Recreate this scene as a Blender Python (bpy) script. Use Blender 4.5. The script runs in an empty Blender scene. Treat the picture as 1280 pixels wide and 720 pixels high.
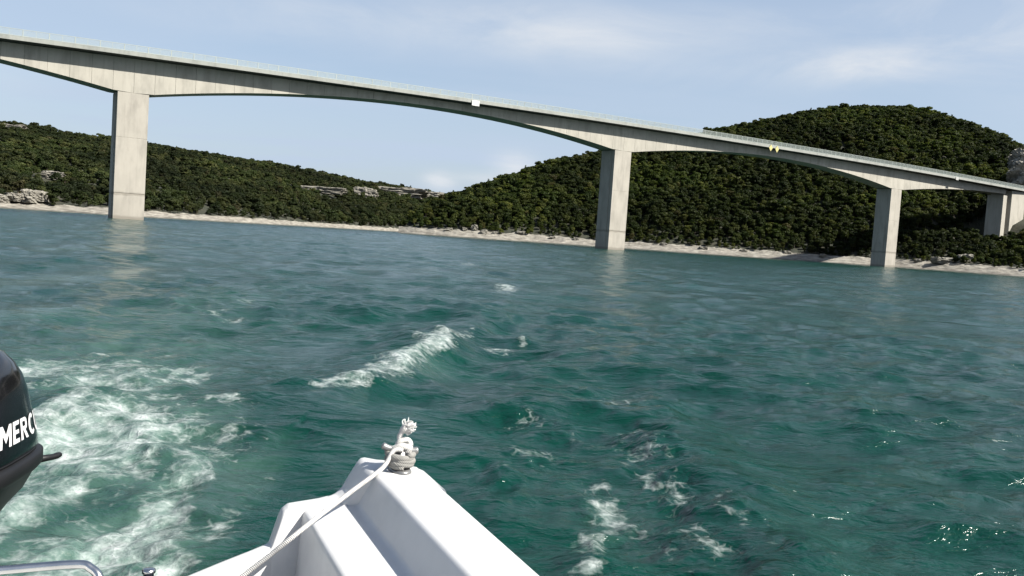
import bpy, bmesh, math, random
import numpy as np
from mathutils import Vector, Matrix

random.seed(7)
rng = np.random.default_rng(11)
C = bpy.context.scene.collection
S = bpy.context.scene
R = math.radians

# ------------------------------------------------------------------ camera
F, PITCH, ROLL, CAMH = 1113.8, 0.0579, 0.0677, 1.70
_fw = np.array([0, math.cos(PITCH), -math.sin(PITCH)])
_up = np.array([0, math.sin(PITCH), math.cos(PITCH)])
_rt = np.array([1.0, 0, 0])
CR = math.cos(ROLL) * _rt + math.sin(ROLL) * _up
CU = -math.sin(ROLL) * _rt + math.cos(ROLL) * _up
CP = np.array([0, 0, CAMH])
cam_d = bpy.data.cameras.new('camera')
cam_d.sensor_width = 36.0
cam_d.lens = 36.0 * F / 1280.0
cam_d.clip_start = 0.05
cam_d.clip_end = 8000.0
cam = bpy.data.objects.new('camera', cam_d)
C.objects.link(cam)
M4 = Matrix(((CR[0], CU[0], -_fw[0], 0), (CR[1], CU[1], -_fw[1], 0), (CR[2], CU[2], -_fw[2], CAMH), (0, 0, 0, 1)))
cam.matrix_world = M4
S.camera = cam


def ray(x, y):
    d = _fw + CR * (x - 640) / F + CU * (360 - y) / F
    return d / d[1]


def onz(x, y, z=0.0):
    d = ray(x, y)
    return CP + d * ((z - CAMH) / d[2])


def atY(x, y, Y):
    return CP + ray(x, y) * Y


# ------------------------------------------------------------------ sky, sun, exposure
SUN_EL, SUN_AZ = R(45), math.atan2(0.94, -0.34)      # azimuth clockwise from +Y
world = bpy.data.worlds.new('World')
S.world = world
world.use_nodes = True
nt = world.node_tree
nt.nodes.clear()


def N(nt, typ, **kw):
    n = nt.nodes.new(typ)
    for k, v in kw.items():
        if k.startswith('i_'):
            n.inputs[k[2:].replace('_', ' ')].default_value = v
        else:
            setattr(n, k, v)
    return n


def L(nt, a, b):
    nt.links.new(a, b)


def ramp(nt, fac, stops, interp='LINEAR'):
    r = nt.nodes.new('ShaderNodeValToRGB')
    r.color_ramp.interpolation = interp
    e = r.color_ramp.elements
    while len(e) < len(stops):
        e.new(0.5)
    for el, (p, c) in zip(e, stops):
        el.position = p
        el.color = c if len(c) == 4 else (*c, 1)
    L(nt, fac, r.inputs['Fac'])
    return r.outputs['Color']


def math_n(nt, op, a, b=None, c=None, clamp=False):
    n = nt.nodes.new('ShaderNodeMath')
    n.operation = op
    n.use_clamp = clamp
    for i, v in enumerate((a, b, c)):
        if v is None:
            continue
        if isinstance(v, (int, float)):
            n.inputs[i].default_value = v
        else:
            L(nt, v, n.inputs[i])
    return n.outputs[0]


def mixc(nt, fac, a, b, typ='MIX'):
    n = nt.nodes.new('ShaderNodeMix')
    n.data_type = 'RGBA'
    n.blend_type = typ
    for sock, v in ((n.inputs[0], fac), (n.inputs[6], a), (n.inputs[7], b)):
        if isinstance(v, (int, float)):
            sock.default_value = v
        elif isinstance(v, (tuple, list)):
            sock.default_value = v if len(v) == 4 else (*v, 1)
        else:
            L(nt, v, sock)
    return n.outputs[2]


sky = N(nt, 'ShaderNodeTexSky', sky_type='NISHITA', sun_disc=False)
sky.sun_elevation = SUN_EL
sky.sun_rotation = SUN_AZ
sky.altitude = 400
sky.air_density = 1.0
sky.dust_density = 2.2
sky.ozone_density = 1.0
tc = N(nt, 'ShaderNodeTexCoord')
sep = N(nt, 'ShaderNodeSeparateXYZ')
L(nt, tc.outputs['Generated'], sep.inputs[0])
zz = math_n(nt, 'ADD', math_n(nt, 'MAXIMUM', sep.outputs[2], 0.0), 0.09)
comb = N(nt, 'ShaderNodeCombineXYZ')
L(nt, math_n(nt, 'DIVIDE', sep.outputs[0], zz), comb.inputs[0])
L(nt, math_n(nt, 'DIVIDE', sep.outputs[1], zz), comb.inputs[1])
mp = N(nt, 'ShaderNodeMapping')
mp.inputs['Rotation'].default_value = (0, 0, R(-12))
mp.inputs['Scale'].default_value = (0.55, 1.25, 1)
mp.inputs['Location'].default_value = (3.1, 1.7, 0)
L(nt, comb.outputs[0], mp.inputs[0])
n1 = N(nt, 'ShaderNodeTexNoise', i_Scale=0.85, i_Detail=8.0, i_Roughness=0.55, i_Distortion=0.4)
L(nt, mp.outputs[0], n1.inputs['Vector'])
n2 = N(nt, 'ShaderNodeTexNoise', i_Scale=0.28, i_Detail=3.0, i_Roughness=0.5)
L(nt, mp.outputs[0], n2.inputs['Vector'])
cl = math_n(nt, 'ADD', math_n(nt, 'MULTIPLY', n1.outputs[0], 0.6), math_n(nt, 'MULTIPLY', n2.outputs[0], 0.4))
veil = ramp(nt, cl, [(0.34, (0.42,) * 3), (0.50, (0.66,) * 3), (0.64, (0.95,) * 3)], 'EASE')
# white wisps: soft banks of cloud in their own directions, torn by noise
azim = math_n(nt, 'ARCTAN2', sep.outputs[0], sep.outputs[1])
elev = math_n(nt, 'ARCSINE', sep.outputs[2])
tn = N(nt, 'ShaderNodeTexNoise', i_Scale=5.0, i_Detail=7.0, i_Roughness=0.6, i_Distortion=0.5)
mp2 = N(nt, 'ShaderNodeMapping')
mp2.inputs['Scale'].default_value = (1, 1, 3.2)
mp2.inputs['Rotation'].default_value = (0, R(6), 0)
L(nt, tc.outputs['Generated'], mp2.inputs[0])
L(nt, mp2.outputs[0], tn.inputs['Vector'])
tear = ramp(nt, tn.outputs[0], [(0.36, (0,) * 3), (0.66, (1,) * 3)])
acc = None
for (cx, cy, wa, we, am) in [(720, 40, 170, 34, 1.2), (1065, 82, 90, 18, 1.3), (1250, 25, 110, 45, 1.3), (330, 15, 160, 30, .6), (1000, 20, 120, 20, .5), (642, 206, 26, 14, 2.0), (548, 226, 18, 10, 1.8), (600, 222, 40, 8, .8), (900, 95, 140, 18, .35), (-250, 60, 160, 40, .8), (1600, 100, 160, 40, .9), (1500, -120, 220, 60, .8), (300, -200, 260, 60, .8)]:
    d_ = ray(cx, cy)
    a0, e0_ = math.atan2(d_[0], d_[1]), math.atan2(d_[2], math.hypot(d_[0], d_[1]))
    u = math_n(nt, 'DIVIDE', math_n(nt, 'SUBTRACT', azim, a0), wa / F)
    v = math_n(nt, 'DIVIDE', math_n(nt, 'SUBTRACT', elev, e0_), we / F)
    q_ = math_n(nt, 'ADD', math_n(nt, 'MULTIPLY', u, u), math_n(nt, 'MULTIPLY', v, v))
    g_ = math_n(nt, 'MULTIPLY', math_n(nt, 'EXPONENT', math_n(nt, 'MULTIPLY', q_, -1.0)), am)
    acc = g_ if acc is None else math_n(nt, 'ADD', acc, g_)
wisp = math_n(nt, 'MULTIPLY', acc, math_n(nt, 'ADD', math_n(nt, 'MULTIPLY', tear, 0.8), 0.1), clamp=True)
veil = math_n(nt, 'MULTIPLY', veil, math_n(nt, 'DIVIDE', 0.24, math_n(nt, 'ADD', math_n(nt, 'MAXIMUM', sep.outputs[2], 0.0), 0.04), clamp=True), clamp=True)
skyc = mixc(nt, veil, sky.outputs[0], (3.5, 4.2, 5.25))
skyc = mixc(nt, math_n(nt, 'MULTIPLY', wisp, 0.8), skyc, (5.0, 5.25, 5.6))
bg = N(nt, 'ShaderNodeBackground')
bg.inputs['Strength'].default_value = 0.062
L(nt, skyc, bg.inputs['Color'])
wo = N(nt, 'ShaderNodeOutputWorld')
L(nt, bg.outputs[0], wo.inputs[0])

sun_d = bpy.data.lights.new('sun', 'SUN')
sun_d.energy = 5.0
sun_d.angle = R(0.53)
sun_d.color = (1.0, 0.955, 0.88)
sun = bpy.data.objects.new('sun', sun_d)
C.objects.link(sun)
SUNV = Vector((math.sin(SUN_AZ) * math.cos(SUN_EL), math.cos(SUN_AZ) * math.cos(SUN_EL), math.sin(SUN_EL)))
sun.rotation_euler = SUNV.to_track_quat('Z', 'Y').to_euler()
sun.location = (40, -20, 60)

S.view_settings.view_transform = 'Standard'
S.view_settings.look = 'None'
S.view_settings.exposure = 1.3
S.view_settings.gamma = 1.0
S.view_settings.use_curve_mapping = False
S.render.engine = 'CYCLES'
S.cycles.use_denoising = True
S.cycles.use_adaptive_sampling = True
S.cycles.adaptive_threshold = 0.02
S.cycles.max_bounces = 5
S.cycles.diffuse_bounces = 2
S.cycles.glossy_bounces = 3
S.cycles.transparent_max_bounces = 8


# ------------------------------------------------------------------ helpers
def mesh_obj(name, me, mat=None, parent=None, coll=None):
    o = bpy.data.objects.new(name, me)
    if mat is not None:
        for m in (mat if isinstance(mat, (list, tuple)) else [mat]):
            me.materials.append(m)
    (coll or C).objects.link(o)
    if parent is not None:
        o.parent = parent
    return o


def from_np(name, V, Q, smooth=True):
    me = bpy.data.meshes.new(name)
    V = np.asarray(V, dtype=np.float32)
    Q = np.asarray(Q, dtype=np.int32)
    k = Q.shape[1]
    me.vertices.add(len(V))
    me.vertices.foreach_set('co', V.ravel())
    me.loops.add(Q.size)
    me.loops.foreach_set('vertex_index', Q.ravel())
    me.polygons.add(len(Q))
    me.polygons.foreach_set('loop_start', np.arange(0, Q.size, k, dtype=np.int32))
    me.polygons.foreach_set('loop_total', np.full(len(Q), k, dtype=np.int32))
    me.polygons.foreach_set('use_smooth', np.full(len(Q), smooth, dtype=bool))
    me.update()
    me.validate()
    return me


def grid_q(nr, nc, wrap=False):
    i, j = np.meshgrid(np.arange(nr - 1), np.arange(nc if wrap else nc - 1), indexing='ij')
    j2 = (j + 1) % nc
    return np.stack([i * nc + j, i * nc + j2, (i + 1) * nc + j2, (i + 1) * nc + j], -1).reshape(-1, 4)


def bm_obj(name, bm, mat=None, parent=None, smooth=False, bevel=0, seg=2):
    if bevel:
        bmesh.ops.bevel(bm, geom=list(bm.edges), offset=bevel, segments=seg, profile=0.5, affect='EDGES')
    bmesh.ops.recalc_face_normals(bm, faces=list(bm.faces))
    me = bpy.data.meshes.new(name)
    bm.to_mesh(me)
    bm.free()
    if smooth:
        for p in me.polygons:
            p.use_smooth = True
    return mesh_obj(name, me, mat, parent)


def add_box(bm, c, s, rot=None):
    r = bmesh.ops.create_cube(bm, size=1.0)
    m = Matrix.Translation(Vector(c)) @ (rot.to_4x4() if rot else Matrix()) @ Matrix.Diagonal((*s, 1))
    bmesh.ops.transform(bm, matrix=m, verts=r['verts'])
    return r['verts']


def add_prism(bm, ring_a, ring_b):
    a = [bm.verts.new(p) for p in ring_a]
    b = [bm.verts.new(p) for p in ring_b]
    n = len(a)
    for i in range(n):
        bm.faces.new((a[i], a[(i + 1) % n], b[(i + 1) % n], b[i]))
    bm.faces.new(a[::-1])
    bm.faces.new(b)


def add_tube(bm, pts, rad, seg=10, cap=True):
    pts = [Vector(p) for p in pts]
    rings = []
    prev = None
    for i, p in enumerate(pts):
        t = (pts[min(i + 1, len(pts) - 1)] - pts[max(i - 1, 0)]).normalized()
        if prev is None:
            ref = Vector((0, 0, 1)) if abs(t.z) < 0.9 else Vector((1, 0, 0))
            u = t.cross(ref).normalized()
        else:
            u = (prev - t * prev.dot(t)).normalized()
        prev = u
        v = t.cross(u)
        r = rad[i] if isinstance(rad, (list, tuple)) else rad
        rings.append([bm.verts.new(p + (u * math.cos(2 * math.pi * k / seg) + v * math.sin(2 * math.pi * k / seg)) * r) for k in range(seg)])
    for a, b in zip(rings, rings[1:]):
        for k in range(seg):
            bm.faces.new((a[k], a[(k + 1) % seg], b[(k + 1) % seg], b[k]))
    if cap:
        bm.faces.new(rings[0][::-1])
        bm.faces.new(rings[-1])


def smooth_path(pts, n=8):
    P = [Vector(p) for p in pts]
    out = []
    for i in range(len(P) - 1):
        p0, p1, p2, p3 = P[max(i - 1, 0)], P[i], P[i + 1], P[min(i + 2, len(P) - 1)]
        for k in range(n):
            t = k / n
            out.append(0.5 * ((2 * p1) + (p2 - p0) * t + (2 * p0 - 5 * p1 + 4 * p2 - p3) * t * t + (3 * p1 - p0 - 3 * p2 + p3) * t ** 3))
    out.append(P[-1])
    return out


def tag(o, label=None, cat=None, group=None, kind=None):
    if label:
        o['label'] = label
    if cat:
        o['category'] = cat
    if group:
        o['group'] = group
    if kind:
        o['kind'] = kind
    return o


def empty(name, loc=(0, 0, 0), rz=0.0):
    o = bpy.data.objects.new(name, None)
    o.location = loc
    o.rotation_euler = (0, 0, rz)
    o.empty_display_size = 0.3
    C.objects.link(o)
    return o


def mat(name):
    m = bpy.data.materials.new(name)
    m.use_nodes = True
    t = m.node_tree
    b = t.nodes['Principled BSDF']
    return m, t, b


def _h(ix, iy, s):
    n = (ix.astype(np.int64) * 374761393 + iy.astype(np.int64) * 668265263 + s * 1274126177) & 0xffffffff
    n = ((n ^ (n >> 13)) * 1274126177) & 0xffffffff
    n = n ^ (n >> 16)
    return (n & 0xffff) / 65535.0


def vnoise(x, y, s=0):
    x = np.asarray(x, float)
    y = np.asarray(y, float)
    ix, iy = np.floor(x), np.floor(y)
    fx, fy = x - ix, y - iy
    fx, fy = fx * fx * (3 - 2 * fx), fy * fy * (3 - 2 * fy)
    a, b, c, d = _h(ix, iy, s), _h(ix + 1, iy, s), _h(ix, iy + 1, s), _h(ix + 1, iy + 1, s)
    return (a * (1 - fx) + b * fx) * (1 - fy) + (c * (1 - fx) + d * fx) * fy - 0.5


def fbm(x, y, s=0, o=4, g=0.5):
    r = 0
    a = 1.0
    for k in range(o):
        r = r + a * vnoise(x * 2 ** k, y * 2 ** k, s + k * 17)
        a *= g
    return r


def sstep(a, b, x):
    t = np.clip((x - a) / (b - a), 0, 1)
    return t * t * (3 - 2 * t)


# ------------------------------------------------------------------ materials
def concrete(name, base=(0.345, 0.325, 0.275), stain=0.25, waterline=False, scale=0.5):
    m, t, b = mat(name)
    g = N(t, 'ShaderNodeNewGeometry')
    mp = N(t, 'ShaderNodeMapping')
    mp.inputs['Scale'].default_value = (1, 1, 0.35)
    L(t, g.outputs['Position'], mp.inputs[0])
    a = N(t, 'ShaderNodeTexNoise', i_Scale=scale, i_Detail=8.0, i_Roughness=0.6)
    L(t, mp.outputs[0], a.inputs['Vector'])
    c = ramp(t, a.outputs[0], [(0.3, tuple(x * (1 - stain) for x in base)), (0.5, base), (0.72, tuple(min(1, x * 1.1) for x in base))])
    # faint vertical runs
    mp3 = N(t, 'ShaderNodeMapping')
    mp3.inputs['Scale'].default_value = (1.3, 1.3, 0.06)
    L(t, g.outputs['Position'], mp3.inputs[0])
    a3 = N(t, 'ShaderNodeTexNoise', i_Scale=1.6, i_Detail=5.0)
    L(t, mp3.outputs[0], a3.inputs['Vector'])
    c = mixc(t, ramp(t, a3.outputs[0], [(0.52, (0,) * 3), (0.72, (0.36,) * 3)]), c, tuple(x * 0.66 for x in base))
    a5 = N(t, 'ShaderNodeTexNoise', i_Scale=0.09, i_Detail=6.0, i_Roughness=0.6)
    L(t, g.outputs['Position'], a5.inputs['Vector'])
    c = mixc(t, ramp(t, a5.outputs[0], [(0.48, (0,) * 3), (0.68, (0.45,) * 3)]), c, tuple(x * q for x, q in zip(base, (0.70, 0.71, 0.70))))
    if waterline:
        s = N(t, 'ShaderNodeSeparateXYZ')
        L(t, g.outputs['Position'], s.inputs[0])
        nn = N(t, 'ShaderNodeTexNoise', i_Scale=0.7, i_Detail=6.0)
        L(t, g.outputs['Position'], nn.inputs['Vector'])
        z = math_n(t, 'ADD', s.outputs[2], math_n(t, 'MULTIPLY', math_n(t, 'SUBTRACT', nn.outputs[0], 0.5), 0.7))
        z = math_n(t, 'DIVIDE', z, 12.0)
        f = ramp(t, z, [(0.0, (0.85,) * 3), (0.035, (0.7,) * 3), (0.065, (0.12,) * 3), (0.36, (0.05,) * 3), (0.385, (0.75,) * 3), (0.405, (0.5,) * 3), (0.43, (0.02,) * 3), (1, (0,) * 3)])
        c = mixc(t, f, c, (0.14, 0.125, 0.10))
    L(t, c, b.inputs['Base Color'])
    b.inputs['Roughness'].default_value = 0.85
    bp = N(t, 'ShaderNodeBump', i_Strength=0.25, i_Distance=0.05)
    L(t, a.outputs[0], bp.inputs['Height'])
    L(t, bp.outputs[0], b.inputs['Normal'])
    return m


M_CONC = concrete('concrete', base=(0.305, 0.288, 0.246), stain=0.25)
M_PIER = concrete('pier_concrete', base=(0.295, 0.275, 0.236), waterline=True)
M_CORN = concrete('cornice_concrete', base=(0.2378, 0.2460, 0.2255), stain=0.3)
M_UNDER = concrete('shade_toned_soffit_concrete', base=(0.0574, 0.0558, 0.0508), stain=0.4)  # concrete darkened so the shade line under the cornice is in the colour
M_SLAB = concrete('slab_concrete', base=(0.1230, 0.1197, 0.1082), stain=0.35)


def simple(name, col, rough=0.5, metal=0.0, spec=0.5, coat=0.0):
    m, t, b = mat(name)
    g = N(t, 'ShaderNodeTexCoord')
    a = N(t, 'ShaderNodeTexNoise', i_Scale=14.0, i_Detail=5.0)
    L(t, g.outputs['Object'], a.inputs['Vector'])
    c = ramp(t, a.outputs[0], [(0.3, tuple(x * 0.9 for x in col)), (0.7, tuple(min(1, x * 1.05) for x in col))])
    L(t, c, b.inputs['Base Color'])
    L(t, math_n(t, 'ADD', math_n(t, 'MULTIPLY', a.outputs[0], 0.12), rough - 0.06, clamp=True), b.inputs['Roughness'])
    b.inputs['Metallic'].default_value = metal
    b.inputs['Specular IOR Level'].default_value = spec
    b.inputs['Coat Weight'].default_value = coat
    return m


M_RAIL = simple('galvanised_rail', (0.3116, 0.3444, 0.3157), 0.45, 0.3)
M_ASPH = simple('asphalt', (0.06, 0.06, 0.06), 0.9)
M_SIGNW = simple('white_sign_paint', (0.4920, 0.4920, 0.4756), 0.5)
M_SIGNY = simple('yellow_sign_paint', (0.4264, 0.3772, 0.1558), 0.5)
M_STEEL = simple('stainless_steel', (0.5, 0.5, 0.49), 0.22, 1.0)
M_GALV = simple('cast_cleat_metal', (0.24, 0.24, 0.235), 0.42, 0.7)
M_BLACK = simple('gloss_black_paint', (0.004, 0.004, 0.005), 0.16, 0.0, 0.4, 0.3)
M_BLACKM = simple('satin_black_plastic', (0.006, 0.006, 0.0065), 0.5, 0.0, 0.3)
M_DECAL = simple('white_decal', (0.4920, 0.4920, 0.4920), 0.4)
M_BARK = simple('bark', (0.09, 0.075, 0.055), 0.9)


def gelcoat():
    m, t, b = mat('white_gelcoat')
    g = N(t, 'ShaderNodeTexCoord')
    a = N(t, 'ShaderNodeTexNoise', i_Scale=2.2, i_Detail=8.0, i_Roughness=0.65)
    L(t, g.outputs['Object'], a.inputs['Vector'])
    c = ramp(t, a.outputs[0], [(0.3, (0.42, 0.42, 0.413)), (0.55, (0.485, 0.485, 0.48)), (0.7, (0.51, 0.51, 0.505))])
    a2 = N(t, 'ShaderNodeTexNoise', i_Scale=38.0, i_Detail=6.0, i_Roughness=0.7)
    L(t, g.outputs['Object'], a2.inputs['Vector'])
    c = mixc(t, ramp(t, a2.outputs[0], [(0.60, (0,) * 3), (0.78, (0.22,) * 3)]), c, (0.50, 0.48, 0.43))
    L(t, c, b.inputs['Base Color'])
    L(t, ramp(t, a.outputs[0], [(0.3, (0.42,) * 3), (0.7, (0.26,) * 3)]), b.inputs['Roughness'])
    b.inputs['Specular IOR Level'].default_value = 0.4
    bp = N(t, 'ShaderNodeBump', i_Strength=0.05, i_Distance=0.004)
    L(t, a2.outputs[0], bp.inputs['Height'])
    L(t, bp.outputs[0], b.inputs['Normal'])
    return m


M_GEL = gelcoat()


def rope_mat(name, col, freq=420.0):
    m, t, b = mat(name)
    g = N(t, 'ShaderNodeTexCoord')
    w = N(t, 'ShaderNodeTexWave', wave_type='BANDS', bands_direction='DIAGONAL', i_Scale=freq / 6.28, i_Distortion=1.0)
    L(t, g.outputs['Object'], w.inputs['Vector'])
    a = N(t, 'ShaderNodeTexNoise', i_Scale=60.0, i_Detail=5.0)
    L(t, g.outputs['Object'], a.inputs['Vector'])
    c = ramp(t, w.outputs[0], [(0.0, tuple(x * 0.86 for x in col)), (0.5, col)])
    c = mixc(t, ramp(t, a.outputs[0], [(0.5, (0,) * 3), (0.75, (0.5,) * 3)]), c, tuple(x * 0.6 for x in col))
    L(t, c, b.inputs['Base Color'])
    b.inputs['Roughness'].default_value = 0.85
    bp = N(t, 'ShaderNodeBump', i_Strength=0.6, i_Distance=0.003)
    L(t, w.outputs[0], bp.inputs['Height'])
    L(t, bp.outputs[0], b.inputs['Normal'])
    return m


M_ROPE = rope_mat('white_rope', (0.4592, 0.4510, 0.4305))


def rock_mat(name, base=(0.40, 0.37, 0.31)):
    m, t, b = mat(name)
    g = N(t, 'ShaderNodeNewGeometry')
    a = N(t, 'ShaderNodeTexNoise', i_Scale=0.5, i_Detail=10.0, i_Roughness=0.65)
    L(t, g.outputs['Position'], a.inputs['Vector'])
    mp = N(t, 'ShaderNodeMapping')
    mp.inputs['Scale'].default_value = (1, 1, 4)
    L(t, g.outputs['Position'], mp.inputs[0])
    v = N(t, 'ShaderNodeTexNoise', i_Scale=0.5, i_Detail=7.0, i_Roughness=0.7)
    L(t, mp.outputs[0], v.inputs['Vector'])
    c = ramp(t, a.outputs[0], [(0.32, tuple(x * 0.5 for x in base)), (0.48, base), (0.7, tuple(min(1, x * 1.3) for x in base))])
    c = mixc(t, ramp(t, v.outputs[0], [(0.5, (0,) * 3), (0.68, (0.75,) * 3)]), c, (0.13, 0.12, 0.09))
    L(t, c, b.inputs['Base Color'])
    b.inputs['Roughness'].default_value = 0.95
    bp = N(t, 'ShaderNodeBump', i_Strength=0.8, i_Distance=0.5)
    L(t, a.outputs[0], bp.inputs['Height'])
    L(t, bp.outputs[0], b.inputs['Normal'])
    return m


M_ROCK = rock_mat('limestone', (0.1509, 0.1410, 0.1181))


def terrain_mat():
    m, t, b = mat('hillside_ground')
    g = N(t, 'ShaderNodeNewGeometry')
    at = N(t, 'ShaderNodeAttribute', attribute_name='shore')
    a = N(t, 'ShaderNodeTexNoise', i_Scale=0.22, i_Detail=9.0, i_Roughness=0.65)
    L(t, g.outputs['Position'], a.inputs['Vector'])
    soil = ramp(t, a.outputs[0], [(0.3, (0.0080, 0.0103, 0.0046)), (0.5, (0.0149, 0.0172, 0.0075)), (0.7, (0.0316, 0.0287, 0.0161))])
    mp = N(t, 'ShaderNodeMapping')
    mp.inputs['Scale'].default_value = (0.35, 0.35, 2.2)
    L(t, g.outputs['Position'], mp.inputs[0])
    a2 = N(t, 'ShaderNodeTexNoise', i_Scale=1.0, i_Detail=10.0, i_Roughness=0.7)
    L(t, mp.outputs[0], a2.inputs['Vector'])
    rock = ramp(t, a2.outputs[0], [(0.34, (0.0574, 0.0517, 0.0402)), (0.48, (0.1435, 0.1320, 0.1091)), (0.64, (0.2411, 0.2267, 0.1923))])
    f = math_n(t, 'ADD', at.outputs['Fac'], math_n(t, 'MULTIPLY', math_n(t, 'SUBTRACT', a.outputs[0], 0.5), 0.9))
    f = ramp(t, f, [(0.42, (0,) * 3), (0.58, (1,) * 3)])
    sz = N(t, 'ShaderNodeSeparateXYZ')
    L(t, g.outputs['Position'], sz.inputs[0])
    zw = math_n(t, 'ADD', sz.outputs[2], math_n(t, 'MULTIPLY', math_n(t, 'SUBTRACT', a2.outputs[0], 0.5), 0.9))
    wet = ramp(t, zw, [(0.22, (0.8,) * 3), (0.42, (0,) * 3)])
    rock = mixc(t, wet, rock, (0.045, 0.042, 0.034))
    L(t, mixc(t, f, soil, rock), b.inputs['Base Color'])
    b.inputs['Roughness'].default_value = 0.95
    bp = N(t, 'ShaderNodeBump', i_Strength=0.8, i_Distance=0.4)
    L(t, a2.outputs[0], bp.inputs['Height'])
    L(t, bp.outputs[0], b.inputs['Normal'])
    return m


M_TERR = terrain_mat()


def leaf_mat(name, stops, transl=0.38):
    m, t, b = mat(name)
    oi = N(t, 'ShaderNodeObjectInfo')
    g = N(t, 'ShaderNodeNewGeometry')
    c = ramp(t, oi.outputs['Random'], stops)
    st = N(t, 'ShaderNodeTexNoise', i_Scale=0.028, i_Detail=4.0, i_Roughness=0.6)
    L(t, oi.outputs['Location'], st.inputs['Vector'])
    c = mixc(t, 1.0, c, ramp(t, st.outputs[0], [(0.38, (0.5, 0.54, 0.56)), (0.5, (0.95, 0.95, 0.92)), (0.62, (1.45, 1.5, 1.25))]), 'MULTIPLY')
    at = N(t, 'ShaderNodeAttribute', attribute_name='tone')
    c = mixc(t, 1.0, c, ramp(t, at.outputs['Fac'], [(0, (0.78, 0.8, 0.76)), (0.6, (1, 1, 1)), (1, (1.25, 1.2, 1.05))]), 'MULTIPLY')
    L(t, c, b.inputs['Base Color'])
    b.inputs['Roughness'].default_value = 0.6
    b.inputs['Specular IOR Level'].default_value = 0.1
    tr = N(t, 'ShaderNodeBsdfTranslucent')
    L(t, mixc(t, 1.0, c, (1.1, 1.25, 0.5), 'MULTIPLY'), tr.inputs['Color'])
    mx = N(t, 'ShaderNodeMixShader')
    mx.inputs[0].default_value = transl
    L(t, b.outputs[0], mx.inputs[1])
    L(t, tr.outputs[0], mx.inputs[2])
    L(t, mx.outputs[0], t.nodes['Material Output'].inputs[0])
    return m


M_LEAF = leaf_mat('broadleaf_foliage', [(0.0, (0.0154, 0.0230, 0.0071)), (0.3, (0.0225, 0.0317, 0.0087)), (0.6, (0.0307, 0.0389, 0.0107)), (0.85, (0.0410, 0.0486, 0.0133)), (0.96, (0.0588, 0.0639, 0.0164)), (1.0, (0.0486, 0.0435, 0.0179))])


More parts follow.
